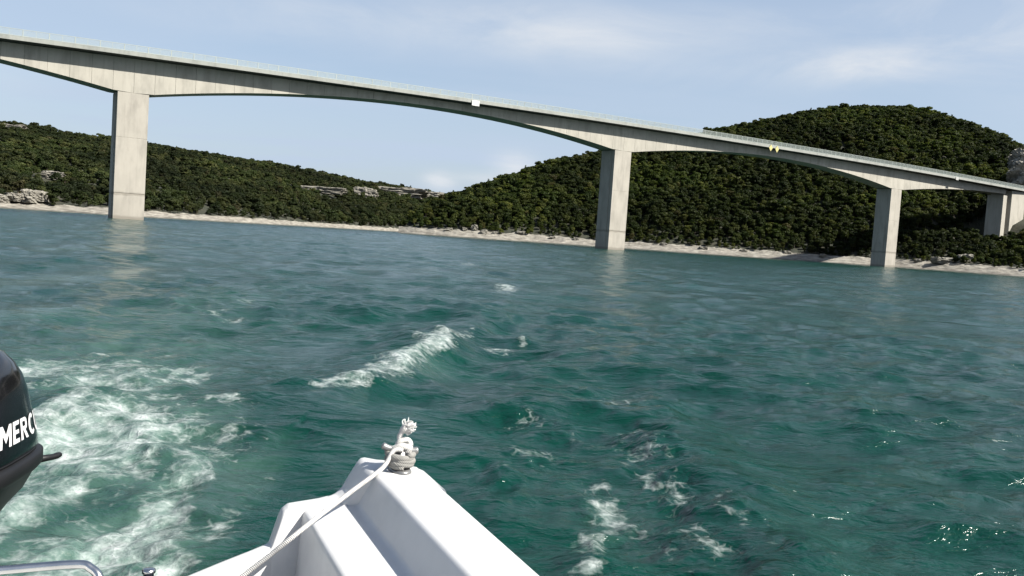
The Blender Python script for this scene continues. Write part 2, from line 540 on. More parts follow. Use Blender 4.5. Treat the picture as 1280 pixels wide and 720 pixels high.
# ------------------------------------------------------------------ water
def make_water_mat():
    m, t, b = mat('lake_water')
    g = N(t, 'ShaderNodeNewGeometry')
    fa = N(t, 'ShaderNodeAttribute', attribute_name='foam')
    ae = N(t, 'ShaderNodeAttribute', attribute_name='aer')
    sl = N(t, 'ShaderNodeAttribute', attribute_name='slick')
    pos = g.outputs['Position']
    # body colour
    nb = N(t, 'ShaderNodeTexNoise', i_Scale=0.6, i_Detail=4.0)
    L(t, pos, nb.inputs['Vector'])
    deep = ramp(t, nb.outputs[0], [(0.35, (0.0005, 0.0200, 0.0142)), (0.65, (0.0010, 0.0265, 0.0185))])
    na = N(t, 'ShaderNodeTexNoise', i_Scale=2.6, i_Detail=7.0, i_Roughness=0.62, i_Distortion=0.8)
    L(t, pos, na.inputs['Vector'])
    af = math_n(t, 'MULTIPLY', ae.outputs['Fac'], ramp(t, na.outputs[0], [(0.25, (0.25,) * 3), (0.7, (1,) * 3)]), clamp=True)
    body = mixc(t, af, deep, (0.1107, 0.1763, 0.1492))
    L(t, body, b.inputs['Base Color'])
    b.inputs['IOR'].default_value = 1.333
    L(t, math_n(t, 'SUBTRACT', 0.155, math_n(t, 'MULTIPLY', sl.outputs['Fac'], 0.06)), b.inputs['Roughness'])
    b.inputs['Specular IOR Level'].default_value = 0.38
    # ripples
    mp = N(t, 'ShaderNodeMapping')
    mp.inputs['Rotation'].default_value = (0, 0, R(14))
    mp.inputs['Scale'].default_value = (0.7, 1.35, 1)
    L(t, pos, mp.inputs[0])
    r1 = N(t, 'ShaderNodeTexNoise', i_Scale=3.2, i_Detail=5.0, i_Roughness=0.55, i_Distortion=0.5)
    L(t, mp.outputs[0], r1.inputs['Vector'])
    r2 = N(t, 'ShaderNodeTexNoise', i_Scale=13.0, i_Detail=4.0, i_Roughness=0.6, i_Distortion=0.4)
    L(t, mp.outputs[0], r2.inputs['Vector'])
    hh = math_n(t, 'ADD', math_n(t, 'MULTIPLY', r1.outputs[0], 0.09), math_n(t, 'MULTIPLY', r2.outputs[0], 0.013))
    calm = math_n(t, 'SUBTRACT', 1.0, math_n(t, 'MULTIPLY', sl.outputs['Fac'], 0.75))
    hh = math_n(t, 'MULTIPLY', hh, calm)
    # foam: lacy threshold on noise + cell walls
    wv = N(t, 'ShaderNodeTexNoise', i_Scale=1.6, i_Detail=3.0)
    L(t, pos, wv.inputs['Vector'])
    vadd = N(t, 'ShaderNodeVectorMath', operation='MULTIPLY_ADD')
    L(t, wv.outputs['Color'], vadd.inputs[0])
    vadd.inputs[1].default_value = (0.55, 0.55, 0.55)
    L(t, pos, vadd.inputs[2])
    vo = N(t, 'ShaderNodeTexVoronoi', feature='DISTANCE_TO_EDGE', i_Scale=4.2)
    L(t, vadd.outputs[0], vo.inputs['Vector'])
    vo2 = N(t, 'ShaderNodeTexVoronoi', feature='DISTANCE_TO_EDGE', i_Scale=11.0)
    L(t, vadd.outputs[0], vo2.inputs['Vector'])
    fn = N(t, 'ShaderNodeTexNoise', i_Scale=6.0, i_Detail=11.0, i_Roughness=0.62, i_Distortion=0.0)
    L(t, pos, fn.inputs['Vector'])
    e1 = ramp(t, vo.outputs['Distance'], [(0.0, (1,) * 3), (0.16, (0,) * 3)])
    e2 = ramp(t, vo2.outputs['Distance'], [(0.0, (1,) * 3), (0.2, (0,) * 3)])
    lace = math_n(t, 'ADD', math_n(t, 'MULTIPLY', fn.outputs[0], 1.0),
                  math_n(t, 'ADD', math_n(t, 'MULTIPLY', e1, 0.12), math_n(t, 'MULTIPLY', e2, 0.10)))
    th = math_n(t, 'SUBTRACT', 1.05, math_n(t, 'MULTIPLY', fa.outputs['Fac'], 0.72))
    ff = math_n(t, 'DIVIDE', math_n(t, 'SUBTRACT', lace, th), 0.5)
    ff = math_n(t, 'ADD', ff, 0.35, clamp=True)
    ff = math_n(t, 'MULTIPLY', ff, ramp(t, fa.outputs['Fac'], [(0.03, (0,) * 3), (0.15, (1,) * 3)]), clamp=True)
    bp = N(t, 'ShaderNodeBump', i_Strength=1.0, i_Distance=1.0)
    hh = math_n(t, 'ADD', hh, math_n(t, 'MULTIPLY', ff, 0.012))
    hh = math_n(t, 'ADD', hh, math_n(t, 'MULTIPLY', math_n(t, 'MULTIPLY', fn.outputs[0], af), 0.02))
    L(t, hh, bp.inputs['Height'])
    # wind ripples too fine for the mesh: slopes taken straight from noise vectors
    mq = N(t, 'ShaderNodeMapping')
    mq.inputs['Rotation'].default_value = (0, 0, R(9))
    mq.inputs['Scale'].default_value = (0.75, 1.9, 1)
    L(t, pos, mq.inputs[0])
    w1 = N(t, 'ShaderNodeTexNoise', i_Scale=2.0, i_Detail=5.0, i_Roughness=0.62, i_Distortion=0.6)
    L(t, mq.outputs[0], w1.inputs['Vector'])
    mg = N(t, 'ShaderNodeMapping')
    mg.inputs['Rotation'].default_value = (0, 0, R(-8))
    mg.inputs['Scale'].default_value = (0.045, 0.11, 1)
    L(t, pos, mg.inputs[0])
    gu = N(t, 'ShaderNodeTexNoise', i_Scale=1.0, i_Detail=5.0, i_Roughness=0.6)
    L(t, mg.outputs[0], gu.inputs['Vector'])
    gf = math_n(t, 'MULTIPLY', ramp(t, gu.outputs[0], [(0.3, (0.45,) * 3), (0.7, (1,) * 3)]), calm)
    sub = N(t, 'ShaderNodeVectorMath', operation='SUBTRACT')
    L(t, w1.outputs['Color'], sub.inputs[0])
    sub.inputs[1].default_value = (0.5, 0.5, 0.5)
    scl = N(t, 'ShaderNodeVectorMath', operation='MULTIPLY')
    L(t, sub.outputs[0], scl.inputs[0])
    scl.inputs[1].default_value = (0.6, 1.35, 0.0)
    mw = N(t, 'ShaderNodeMapping')
    mw.inputs['Rotation'].default_value = (0, 0, R(-11))
    mw.inputs['Scale'].default_value = (0.5, 1.2, 1)
    L(t, pos, mw.inputs[0])
    w2 = N(t, 'ShaderNodeTexNoise', i_Scale=0.42, i_Detail=4.0, i_Roughness=0.6, i_Distortion=0.4)
    L(t, mw.outputs[0], w2.inputs['Vector'])
    sub2 = N(t, 'ShaderNodeVectorMath', operation='SUBTRACT')
    L(t, w2.outputs['Color'], sub2.inputs[0])
    sub2.inputs[1].default_value = (0.5, 0.5, 0.5)
    mad = N(t, 'ShaderNodeVectorMath', operation='MULTIPLY_ADD')
    L(t, sub2.outputs[0], mad.inputs[0])
    mad.inputs[1].default_value = (0.4, 0.9, 0.0)
    L(t, scl.outputs[0], mad.inputs[2])
    scl2 = N(t, 'ShaderNodeVectorMath', operation='SCALE')
    L(t, mad.outputs[0], scl2.inputs[0])
    L(t, gf, scl2.inputs['Scale'])
    addn = N(t, 'ShaderNodeVectorMath', operation='ADD')
    L(t, bp.outputs[0], addn.inputs[0])
    L(t, scl2.outputs[0], addn.inputs[1])
    nrm = N(t, 'ShaderNodeVectorMath', operation='NORMALIZE')
    L(t, addn.outputs[0], nrm.inputs[0])
    L(t, nrm.outputs[0], b.inputs['Normal'])
    foam = N(t, 'ShaderNodeBsdfPrincipled')
    foam.inputs['Roughness'].default_value = 0.75
    L(t, ramp(t, fn.outputs[0], [(0.36, (0.1640, 0.2214, 0.2009)), (0.62, (0.3690, 0.3977, 0.3895))]), foam.inputs['Base Color'])
    bp2 = N(t, 'ShaderNodeBump', i_Strength=0.9, i_Distance=1.0)
    L(t, math_n(t, 'ADD', math_n(t, 'MULTIPLY', fn.outputs[0], 0.022), math_n(t, 'MULTIPLY', e2, 0.004)), bp2.inputs['Height'])
    L(t, bp2.outputs[0], foam.inputs['Normal'])
    mx = N(t, 'ShaderNodeMixShader')
    bub = N(t, 'ShaderNodeTexNoise', i_Scale=42.0, i_Detail=4.0, i_Roughness=0.7)
    L(t, pos, bub.inputs['Vector'])
    L(t, math_n(t, 'MULTIPLY', ff, ramp(t, bub.outputs[0], [(0.34, (0.42,) * 3), (0.56, (0.88,) * 3)])), mx.inputs[0])
    L(t, b.outputs[0], mx.inputs[1])
    L(t, foam.outputs[0], mx.inputs[2])
    L(t, mx.outputs[0], t.nodes['Material Output'].inputs[0])
    return m


def fft_patch(n, Ls, wmin, wmax, wdir, seed, rms, iso=0.25, pw=3.2):
    g = np.random.default_rng(seed)
    k = np.fft.fftfreq(n, d=Ls / n) * 2 * np.pi
    kx, ky = np.meshgrid(k, k, indexing='ij')
    kk = np.hypot(kx, ky)
    kk[0, 0] = 1
    wx, wy = math.cos(wdir), math.sin(wdir)
    cs = (kx * wx + ky * wy) / kk
    P = kk ** (-pw) * (iso + (1 - iso) * cs ** 2 * (cs > 0))
    P *= (kk > 2 * np.pi / wmax) & (kk < 2 * np.pi / wmin)
    P[0, 0] = 0
    H = np.sqrt(P) * (g.standard_normal((n, n)) + 1j * g.standard_normal((n, n)))
    h = np.fft.ifft2(H)
    dx = np.fft.ifft2(-1j * kx / kk * H).real
    dy = np.fft.ifft2(-1j * ky / kk * H).real
    h = h.real
    sc = rms / h.std()
    return [a * sc for a in (h, dx, dy)], Ls


def samp(patch, Ls, x, y):
    n = patch[0].shape[0]
    u, v = x / Ls * n, y / Ls * n
    iu, iv = np.floor(u).astype(int), np.floor(v).astype(int)
    fu, fv = u - iu, v - iv
    i0, i1, j0, j1 = iu % n, (iu + 1) % n, iv % n, (iv + 1) % n
    return [p[i0, j0] * (1 - fu) * (1 - fv) + p[i1, j0] * fu * (1 - fv) + p[i0, j1] * (1 - fu) * fv + p[i1, j1] * fu * fv for p in patch]


def build_water():
    inv = np.linspace(1 / 3.6, 1 / 30.0, 360)
    r = 1 / inv
    r = np.concatenate([np.linspace(0.25, 3.5, 14), r, np.linspace(30.5, 70.4, 78), np.linspace(71, 250, 200), np.linspace(251.3, 400, 115), np.geomspace(420, 4000, 18)])
    fine = np.linspace(R(-35), R(35), 740)
    rest = np.linspace(R(36), R(324), 120)[1:-1]
    az = np.concatenate([fine, rest])
    rr, aa = np.meshgrid(r, az, indexing='ij')
    x, y = rr * np.sin(aa), rr * np.cos(aa)
    x0, y0 = x.copy(), y.copy()
    dr = np.gradient(r)[:, None] * np.ones_like(x)
    da = np.abs(np.gradient(az))[None, :] * rr
    sp = np.maximum(dr, da)
    z = np.zeros_like(x)
    foam, aer, slick = np.zeros_like(x), np.zeros_like(x), np.zeros_like(x)

    def blob(px, py, rx, ry, rot=0.0):
        c = onz(px, py)
        ax, ay = rx / F * c[1], ry * c[1] ** 2 / (F * CAMH)
        dx, dy = x0 - c[0], y0 - c[1]
        if rot:
            q = math.radians(rot)
            dx, dy = dx * math.cos(q) + dy * math.sin(q), -dx * math.sin(q) + dy * math.cos(q)
        return np.exp(-((dx / ax) ** 2 + (dy / ay) ** 2))

    def line(pts, w, amps=None):
        P = [onz(*p)[:2] for p in pts]
        best = np.full_like(x, 1e9)
        amp = np.zeros_like(x)
        side = np.zeros_like(x)
        amps = amps or [1] * len(P)
        for i in range(len(P) - 1):
            a, b_ = P[i], P[i + 1]
            d = b_ - a
            l2 = d @ d
            tt = np.clip(((x0 - a[0]) * d[0] + (y0 - a[1]) * d[1]) / l2, 0, 1)
            ex, ey = x0 - a[0] - tt * d[0], y0 - a[1] - tt * d[1]
            dd = np.hypot(ex, ey)
            k = dd < best
            best = np.where(k, dd, best)
            amp = np.where(k, amps[i] + (amps[i + 1] - amps[i]) * tt, amp)
            side = np.where(k, np.sign(d[0] * ey - d[1] * ex), side)
        return best, amp, side

    warp = 0.35 * fbm(x0 * 1.1, y0 * 1.1, 5, 3)
    # ---- wake ridges
    best, amp, side = line([(395, 520), (430, 492), (500, 462), (548, 434), (585, 415), (640, 372)], 0.3, [0.02, 0.13, 0.20, 0.24, 0.13, 0.04])
    b2 = best + warp * 0.5
    z += amp * np.exp(-(b2 / np.where(side > 0, 0.75, 0.32)) ** 2) - 0.45 * amp * np.exp(-((b2 - 0.9) / 0.55) ** 2) * (side < 0)
    # foam on the breaking crest
    fo = np.zeros_like(x)
    best, amp, side = line([(425, 496), (455, 484), (500, 464), (548, 436), (566, 422)], 0.3, [.62, .72, .78, .92, .6])
    b2 = best + warp * 0.7
    fo = np.maximum(fo, amp * np.exp(-(b2 / np.where(side > 0, .30, .24)) ** 2))
    fo = np.maximum(fo, .5 * blob(580, 425, 16, 10))
    best, amp, side = line([(600, 434), (625, 430), (650, 422)], 0.2, [0.04, 0.08, 0.10])
    z += amp * np.exp(-(best / 0.4) ** 2)
    fo = np.maximum(fo, 0.80 * blob(650, 424, 7, 6))
    fo = np.maximum(fo, 0.72 * blob(620, 431, 22, 3.5))
    best, amp, side = line([(590, 368), (620, 360), (655, 362)], 0.2, [0.03, 0.12, 0.05])
    z += amp * np.exp(-(best / 0.8) ** 2)
    fo = np.maximum(fo, 0.85 * blob(630, 362, 18, 4.5))
    fo = np.maximum(fo, 0.6 * blob(585, 330, 14, 2.5))
    # ---- right-hand wake: rolling shoulder with curling scraps of foam
    best, amp, side = line([(760, 420), (800, 455), (830, 505), (862, 560), (905, 620), (985, 700), (1060, 780)], 0.3, [0.01, 0.03, 0.06, 0.09, 0.10, 0.11, 0.11])
    b2 = best + warp * 0.4
    z += amp * np.exp(-(b2 / np.where(side > 0, 0.62, 0.38)) ** 2) - 0.55 * amp * np.exp(-((b2 - 0.65) / 0.42) ** 2) * (side > 0)
    chop = np.zeros_like(x)
    for (px, py, rx, ry, a) in [(762, 640, 34, 26, .86), (735, 680, 26, 28, .8), (812, 612, 12, 12, .85), (748, 610, 22, 10, .8), (785, 655, 26, 20, .66),
                                (730, 712, 28, 16, .82), (800, 570, 60, 26, .52), (840, 625, 46, 40, .54), (870, 690, 60, 30, .52), (672, 570, 46, 22, .62),
                                (660, 525, 40, 14, .5), (790, 500, 50, 14, .44), (1000, 705, 50, 12, .5), (920, 650, 40, 30, .42), (700, 545, 40, 12, .46), (800, 540, 24, 10, .58), (620, 600, 30, 30, .35)]:
        fo = np.maximum(fo, a * .78 * blob(px, py, rx, ry))
        chop = np.maximum(chop, blob(px, py, rx * 1.6, ry * 1.6))
    # ---- propeller wash on the left
    wash = np.zeros_like(x)
    for (px, py, rx, ry, a) in [(130, 680, 110, 60, .95), (60, 560, 70, 90, .86), (140, 560, 110, 70, .74), (150, 480, 110, 34, .66), (60, 470, 80, 26, .66),
                                (190, 640, 45, 50, .86), (10, 640, 60, 90, .72), (205, 700, 30, 30, .97), (150, 655, 70, 22, .93), (225, 600, 40, 50, .7), (60, 720, 90, 40, .85)]:
        wash = np.maximum(wash, a * .92 * blob(px, py, rx, ry))
    for (px, py, rx, ry, a) in [(62, 470, 16, 7, .98), (180, 535, 20, 9, .95), (60, 530, 26, 34, .95), (110, 480, 20, 8, .85), (215, 470, 26, 7, .85), (240, 478, 20, 9, .82), (165, 447, 16, 4, .85), (210, 449, 14, 3, .85), (125, 445, 14, 3, .8),
                                (200, 505, 30, 8, .8), (120, 590, 34, 12, .82), (275, 510, 30, 6, .66), (290, 394, 18, 4, .6), (310, 378, 12, 2.5, .66), (270, 388, 16, 4, .55), (290, 640, 40, 60, .48), (260, 560, 30, 60, .5), (85, 610, 22, 12, .8), (300, 560, 36, 40, .42)]:
        fo = np.maximum(fo, a * blob(px, py, rx, ry))
    fo = np.maximum(fo, wash)
    ragged = 0.30 * fbm(x0 * 1.6, y0 * 1.0, 9, 4) + 0.22 * fbm(x0 * 5, y0 * 4, 19, 3)
    foam = np.clip(fo + ragged * sstep(0.05, 0.4, fo) * 0.75, 0, 1)
    trail = np.zeros_like(x)
    for (px, py, rx, ry, a) in [(150, 440, 150, 40, .36), (180, 400, 130, 40, .25), (230, 380, 120, 40, .2), (100, 345, 50, 24, .22), (160, 310, 36, 12, .22), (40, 390, 60, 24, .22), (186, 293, 22, 6, .2), (760, 640, 70, 60, .16), (520, 460, 60, 16, .22), (270, 620, 60, 100, .3), (300, 420, 120, 60, .14)]:
        trail = np.maximum(trail, a * blob(px, py, rx, ry))
    aer = np.clip((np.maximum(wash * 0.95, trail) + 0.2 * ragged) * sstep(0.02, 0.2, np.maximum(wash, trail)), 0, 1)
    # ---- glassy slicks
    for (px, py, rx, ry, a) in [(100, 345, 70, 28, .95), (160, 310, 50, 14, .6), (40, 385, 60, 22, .9), (190, 294, 30, 6, .3), (380, 440, 60, 34, .9), (450, 520, 120, 26, .55), (520, 560, 140, 40, .5), (340, 600, 80, 60, .3), (900, 580, 60, 40, .3)]:
        slick = np.maximum(slick, a * blob(px, py, rx, ry))
    # ---- wind chop
    bands = [(fft_patch(256, 96.0, 4.0, 13.0, R(72), 3, 0.032, .15), 4.0),
             (fft_patch(512, 61.0, 1.2, 4.0, R(66), 4, 0.034, .12), 1.2),
             (fft_patch(256, 23.0, 0.4, 1.2, R(78), 5, 0.0200, .15), 0.4),
             (fft_patch(256, 8.3, 0.14, 0.4, R(85), 6, 0.0042, .3), 0.14)]
    calmed = 1 - 0.5 * np.exp(-(np.hypot(x0, y0) / 9.5) ** 2)
    gust = 1.0 + 0.5 * fbm(x0 / 14, y0 / 22, 31, 3)
    ddx = np.zeros_like(x)
    ddy = np.zeros_like(x)
    for (p, Ls), wl in bands:
        w = np.clip(1.7 - sp * 1.25 / wl, 0, 1)
        h, dx, dy = samp(p, Ls, x0, y0)
        k = w * gust * (1 - (0.85 if wl < 3 else 0.3) * slick) * (calmed if wl > 1 else 0.35 + 0.65 * calmed)
        z += h * k
        ddx -= 1.05 * dx * k
        ddy -= 1.05 * dy * k
    # turbulence in the wash and around the scraps
    turb = np.maximum(np.maximum(wash, chop * 0.8), fo * 0.7)
    z += turb * (0.12 * fbm(x0 * 1.5, y0 * 1.5, 41, 2) + 0.10 * fbm(x0 * 3.6, y0 * 3.6, 43, 3)) * np.clip(1.5 - sp * 3, 0, 1)
    z += 0.035 * foam * np.abs(fbm(x0 * 9, y0 * 9, 47, 2)) * np.clip(1.5 - sp * 8, 0, 1)
    z += 0.10 * (blob(80, 520, 60, 40) + 0.8 * blob(150, 470, 70, 20))
    # keep the surface low under the hull
    bf = (x0 - BA[0]) * BF[0] + (y0 - BA[1]) * BF[1]
    bs = (x0 - BA[0]) * BS_[0] + (y0 - BA[1]) * BS_[1]
    hull = sstep(-0.15, 0.25, bf) * sstep(0.05, 0.35, bs) * sstep(0.05, 0.35, BEAM - bs) * sstep(0, .3, 6.2 - bf)
    z = z * (1 - hull) - 0.12 * hull
    V = np.stack([x0 + ddx, y0 + ddy, z], -1).reshape(-1, 3)
    me = from_np('water', V, grid_q(len(r), len(az), True)[:, ::-1])
    for nm, a in (('foam', foam), ('aer', aer), ('slick', slick)):
        at = me.attributes.new(nm, 'FLOAT', 'POINT')
        at.data.foreach_set('value', a.ravel().astype(np.float32))
    o = mesh_obj('water', me, make_water_mat())
    tag(o, 'green choppy lake water with a white foaming wake', 'water', kind='structure')
    return o


# boat frame: origin at the port stern corner, F forward, S towards starboard
BA = np.array([-0.2981, 3.3238])
BF = np.array([0.4002, -0.9164])
BS_ = np.array([-0.9164, -0.4002])
BEAM = 3.0


def bpt(f, s, z):
    p = BA + BF * f + BS_ * s
    return Vector((p[0], p[1], z))


build_water()

# ------------------------------------------------------------------ terrain
A_of = lambda px, py: ray(px, py)[0]
RB = np.array([  # px, shore y, shore Y, ridge px y (bare ground under the crowns), ridge Y, profile power
    (498, 290, 345, 288, 352, 1.0), (520, 292, 338, 268, 372, .9), (560, 295, 332, 252, 395, .85), (600, 298, 330, 239, 410, .85), (640, 300, 330, 226, 420, .85), (680, 303, 330, 211, 425, .85), (720, 306, 328, 203, 430, .85),
    (790, 311, 322, 190, 440, .9), (870, 317, 315, 176, 450, .95), (920, 320, 311, 164, 460, .95), (980, 325, 306, 150, 470, .95), (1060, 331, 300, 142, 475, .95), (1110, 335, 296, 142, 475, .95),
    (1150, 338, 285, 150, 465, 1.1), (1200, 342, 274, 164, 450, 1.35), (1240, 345, 265, 180, 430, 1.6), (1280, 348, 256, 203, 410, 1.6), (1340, 352, 242, 215, 390, 1.4), (1450, 360, 215, 230, 360, 1.1), (1700, 380, 170, 250, 300, 1), (2100, 400, 130, 280, 260, 1), (2800, 440, 95, 330, 220, 1)], float)
RA = np.array([A_of(r[0], r[1]) for r in RB])
RZ = np.array([atY(r[0], r[3], r[4])[2] for r in RB])
LB = np.array([
    (-1500, 190, 110, 60, 300, 1), (-700, 215, 150, 100, 380, 1), (-300, 240, 190, 130, 450, 1), (0, 262, 232, 163, 520, .8), (60, 266, 240, 172, 540, .8), (140, 270, 250, 183, 570, .8), (200, 274, 262, 191, 600, .8), (270, 278, 285, 202, 640, .8),
    (330, 281, 315, 210, 680, .8), (400, 285, 365, 222, 730, .75), (440, 288, 400, 230, 770, .75), (500, 291, 460, 239, 840, .75), (560, 294, 540, 249, 920, .75), (620, 298, 640, 262, 1000, .75), (800, 310, 800, 290, 1150, .75)], float)
LA = np.array([A_of(r[0], r[1]) for r in LB])
LZ = np.array([atY(r[0], r[3], r[4])[2] for r in LB])


def hill(a, Y, which):
    T, AA, ZZ = (RB, RA, RZ) if which == 'R' else (LB, LA, LZ)
    Ys = np.interp(a, AA, T[:, 2])
    Yr = np.interp(a, AA, T[:, 4])
    zr = np.interp(a, AA, ZZ)
    pw = np.interp(a, AA, T[:, 5])
    X = a * Y
    Ys = Ys + 3.0 * fbm(X / 22, X / 31 + 3, 61, 3) * (1 if which == 'R' else 2)
    d = Y - Ys
    bw = 8.0 if which == 'R' else 9.0
    bh = 2.5 if which == 'R' else 1.9
    t = np.clip((d - bw) / np.maximum(Yr - Ys - bw, 5), 0, 3)
    tt = np.clip(t, 0, 1)
    gg = np.sin(tt * np.pi / 2) ** (1.35 * pw) * 0.75 + 0.25 * tt
    z = np.where(d < bw, bh * d / bw, bh + (zr - bh) * gg)
    z = np.where(d < 0, d * 0.35, z)
    z = np.where(t > 1, zr - (t - 1) * 0.35 * zr, z)
    z = z + np.where(d > bw, 1, 0) * sstep(0, 40, d) * (3.5 * fbm(X / 35, Y / 35, 71, 4)) * np.clip(1.2 - tt, 0.15, 1)
    z = z + np.where((d > 0.5) & (d < bw + 6), 1, 0) * (0.5 * fbm(X / 3.1, Y / 3.1, 77, 4) + 0.3 * np.abs(fbm(X / 1.1, Y / 1.1, 79, 2))) * sstep(0.3, 4, d)
    if which == 'R':
        s, o = bridge_so(X, Y)
        # road cutting at bridge level beyond the end pier
        cut = sstep(178, 190, s) * sstep(13, 8, np.abs(o))
        z = z * (1 - cut) + np.minimum(z, 29.2) * cut
        under = sstep(120, 150, s) * sstep(20, 6, np.abs(o - 4)) * (1 - sstep(178, 184, s))
        z = z * (1 - under) + np.minimum(z, 10.6) * under
    return z, d, t


BX, BY, BH = 24.354, 229.64, 0.5747
BD = np.array([math.cos(BH), math.sin(BH)])
BN = np.array([math.sin(BH), -math.cos(BH)])      # towards the camera


def bridge_so(X, Y):
    return (X - BX) * BD[0] + (Y - BY) * BD[1], (X - BX) * BN[0] + (Y - BY) * BN[1]


def build_terrain(which, name):
    T, AA = (RB, RA) if which == 'R' else (LB, LA)
    if which == 'R':
        a = np.concatenate([np.linspace(AA[0], 0.60, 620), np.linspace(0.604, AA[-1], 90)])
    else:
        a = np.concatenate([np.linspace(AA[0], -0.62, 60), np.linspace(-0.615, AA[-1], 420)])
    dd = np.concatenate([[-14, -5, -1.5], np.linspace(-0.5, 10, 26), np.linspace(11, 40, 20), np.geomspace(43, 700, 60)])
    aa, d = np.meshgrid(a, dd)
    Ys = np.interp(aa, AA, T[:, 2])
    Y = Ys + d
    z, dist, t = hill(aa, Y, which)
    shore = np.where(dist < (8 if which == 'R' else 9), 1.0, 0.0)
    shore = np.where(dist > 0, 1 - sstep(6.5, 10.5, dist), 1)
    V = np.stack([aa * Y, Y, z], -1).reshape(-1, 3)
    me = from_np(name, V, grid_q(len(dd), len(a)))
    at = me.attributes.new('shore', 'FLOAT', 'POINT')
    at.data.foreach_set('value', shore.ravel().astype(np.float32))
    o = mesh_obj(name, me, M_TERR)
    return o


tag(build_terrain('R', 'hillside'), 'steep wooded hill with a pale limestone shore behind the bridge', 'hill', kind='structure')
tag(build_terrain('L', 'far_ridge'), 'long low wooded ridge beyond the bridge with a pale shoreline', 'hill', kind='structure')


# ------------------------------------------------------------------ bridge
def zc(s):
    return 31.216 + 0.837 * s / 100 - 0.614 * (s / 100) ** 2


def brp(s, o, z):
    return (BX + BD[0] * s + BN[0] * o, BY + BD[1] * s + BN[1] * o, z)


PW = 5.32
PIERS = [(-115.84, 23.1), (0.0, 25.1), (114.38, 25.2)]
END_S0, END_S1 = -176.0, 179.0


def soffit(s):
    if s < -115.84:
        u = min(1, (-118.5 - s) / 57.5)
        u = max(0, u)
        return 23.1 + 5.0 * (1 - (1 - u) ** 2)
    if s > 114.38:
        u = max(0, min(1, (s - 117) / 60))
        return 25.2 + 3.75 * (1 - (1 - u) ** 2)
    (s0, z0), (s1, z1) = (PIERS[0], PIERS[1]) if s < 0 else (PIERS[1], PIERS[2])
    u = min(1, max(0, (s - s0 - 2.66) / (s1 - s0 - 5.32)))
    zm = 28.9 if s < 0 else 29.45
    zt = z0 + (z1 - z0) * u
    return zt + (zm - (z0 + z1) / 2) * (1 - (2 * u - 1) ** 2)


bridge = empty('road_bridge', brp(0, 0, 0))
tag(bridge, 'long pale concrete road bridge with arched girders on tall square piers over the lake', 'bridge')
INV = Matrix.Translation(Vector(brp(0, 0, 0))).inverted()


def bpart(name, bm, m, **kw):
    bmesh.ops.transform(bm, matrix=INV, verts=list(bm.verts))
    return bm_obj(name, bm, m, bridge, **kw)


# girder segments with open joints
edges = [END_S0]
allp = [-176, -115.84, 0, 114.38, 179]
for a_, b_ in zip(allp, allp[1:]):
    n = round((b_ - a_) / 3.6)
    edges += [a_ + (b_ - a_) * (k + 1) / n for k in range(n)]
for s0, s1 in zip(edges, edges[1:]):
    a0, a1 = s0 + 0.02, s1 - 0.02
    bm = bmesh.new()
    rings = []
    for q in (a0, a1):
        zb, zt = soffit(q), zc(q) - 0.15
        h = PW / 2 + rng.uniform(-0.006, 0.006)
        rings.append([brp(q, h, zb), brp(q, h, zt), brp(q, -h, zt), brp(q, -h, zb)])
    add_prism(bm, *rings)
    bpart('girder_segment', bm, M_CONC)
# core behind the open joints
bm = bmesh.new()
st = np.arange(END_S0 + .2, END_S1, 1.8)
core = []
for q in st:
    h = PW / 2 - 0.12
    core.append([bm.verts.new(brp(q, o, z)) for o, z in ((h, soffit(q) + .12), (h, zc(q) - .3), (-h, zc(q) - .3), (-h, soffit(q) + .12))])
for r0, r1 in zip(core, core[1:]):
    for k in range(4):
        bm.faces.new((r0[k], r0[(k + 1) % 4], r1[(k + 1) % 4], r1[k]))
bm.faces.new(core[0]); bm.faces.new(core[-1])
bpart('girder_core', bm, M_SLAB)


def sweep(name, prof, m, s0=END_S0 - 6, s1=236.0, step=2.6, **kw):
    bm = bmesh.new()
    qs = np.linspace(s0, s1, int((s1 - s0) / step))
    rs = [[bm.verts.new(brp(q, o, zc(q) + z)) for o, z in prof] for q in qs]
    n = len(prof)
    for a_, b_ in zip(rs, rs[1:]):
        for k in range(n):
            bm.faces.new((a_[k], a_[(k + 1) % n], b_[(k + 1) % n], b_[k]))
    bm.faces.new(rs[0]); bm.faces.new(rs[-1])
    return bpart(name, bm, m, **kw)


E_ = 4.855
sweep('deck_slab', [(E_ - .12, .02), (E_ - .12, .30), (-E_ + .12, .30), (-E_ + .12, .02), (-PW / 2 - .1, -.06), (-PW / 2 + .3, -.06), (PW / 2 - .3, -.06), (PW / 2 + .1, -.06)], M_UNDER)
sweep('road_surface', [(E_ - 1.2, .302), (E_ - 1.2, .38), (-E_ + 1.2, .38), (-E_ + 1.2, .302)], M_ASPH)
for sg in (1, -1):
    sweep('cornice', [(sg * (E_ - .42), .304), (sg * (E_ - .42), .72), (sg * (E_ + .02), .76), (sg * E_, .06), (sg * (E_ - .11), .06), (sg * (E_ - .11), .304)], M_CORN)
    # railing: posts, rails, close pickets
    bm = bmesh.new()
    for q in np.arange(-180, 234, 2.0):
        add_box(bm, brp(q, sg * (E_ - .2), zc(q) + 1.36), (0.09, 0.09, 1.25), Matrix.Rotation(BH, 3, 'Z'))
    bpart('railing_posts', bm, M_RAIL)['kind'] = 'stuff'
    bm = bmesh.new()
    for q in np.arange(-180, 234, 0.16):
        add_box(bm, brp(q, sg * (E_ - .2), zc(q) + 1.33), (0.055, 0.03, 1.05), Matrix.Rotation(BH, 3, 'Z'))
    bpart('railing_pickets', bm, M_RAIL)['kind'] = 'stuff'
    for hz in (0.82, 1.90):
        sweep('rail', [(sg * (E_ - .15), hz), (sg * (E_ - .15), hz + .09), (sg * (E_ - .26), hz + .09), (sg * (E_ - .26), hz)], M_RAIL)
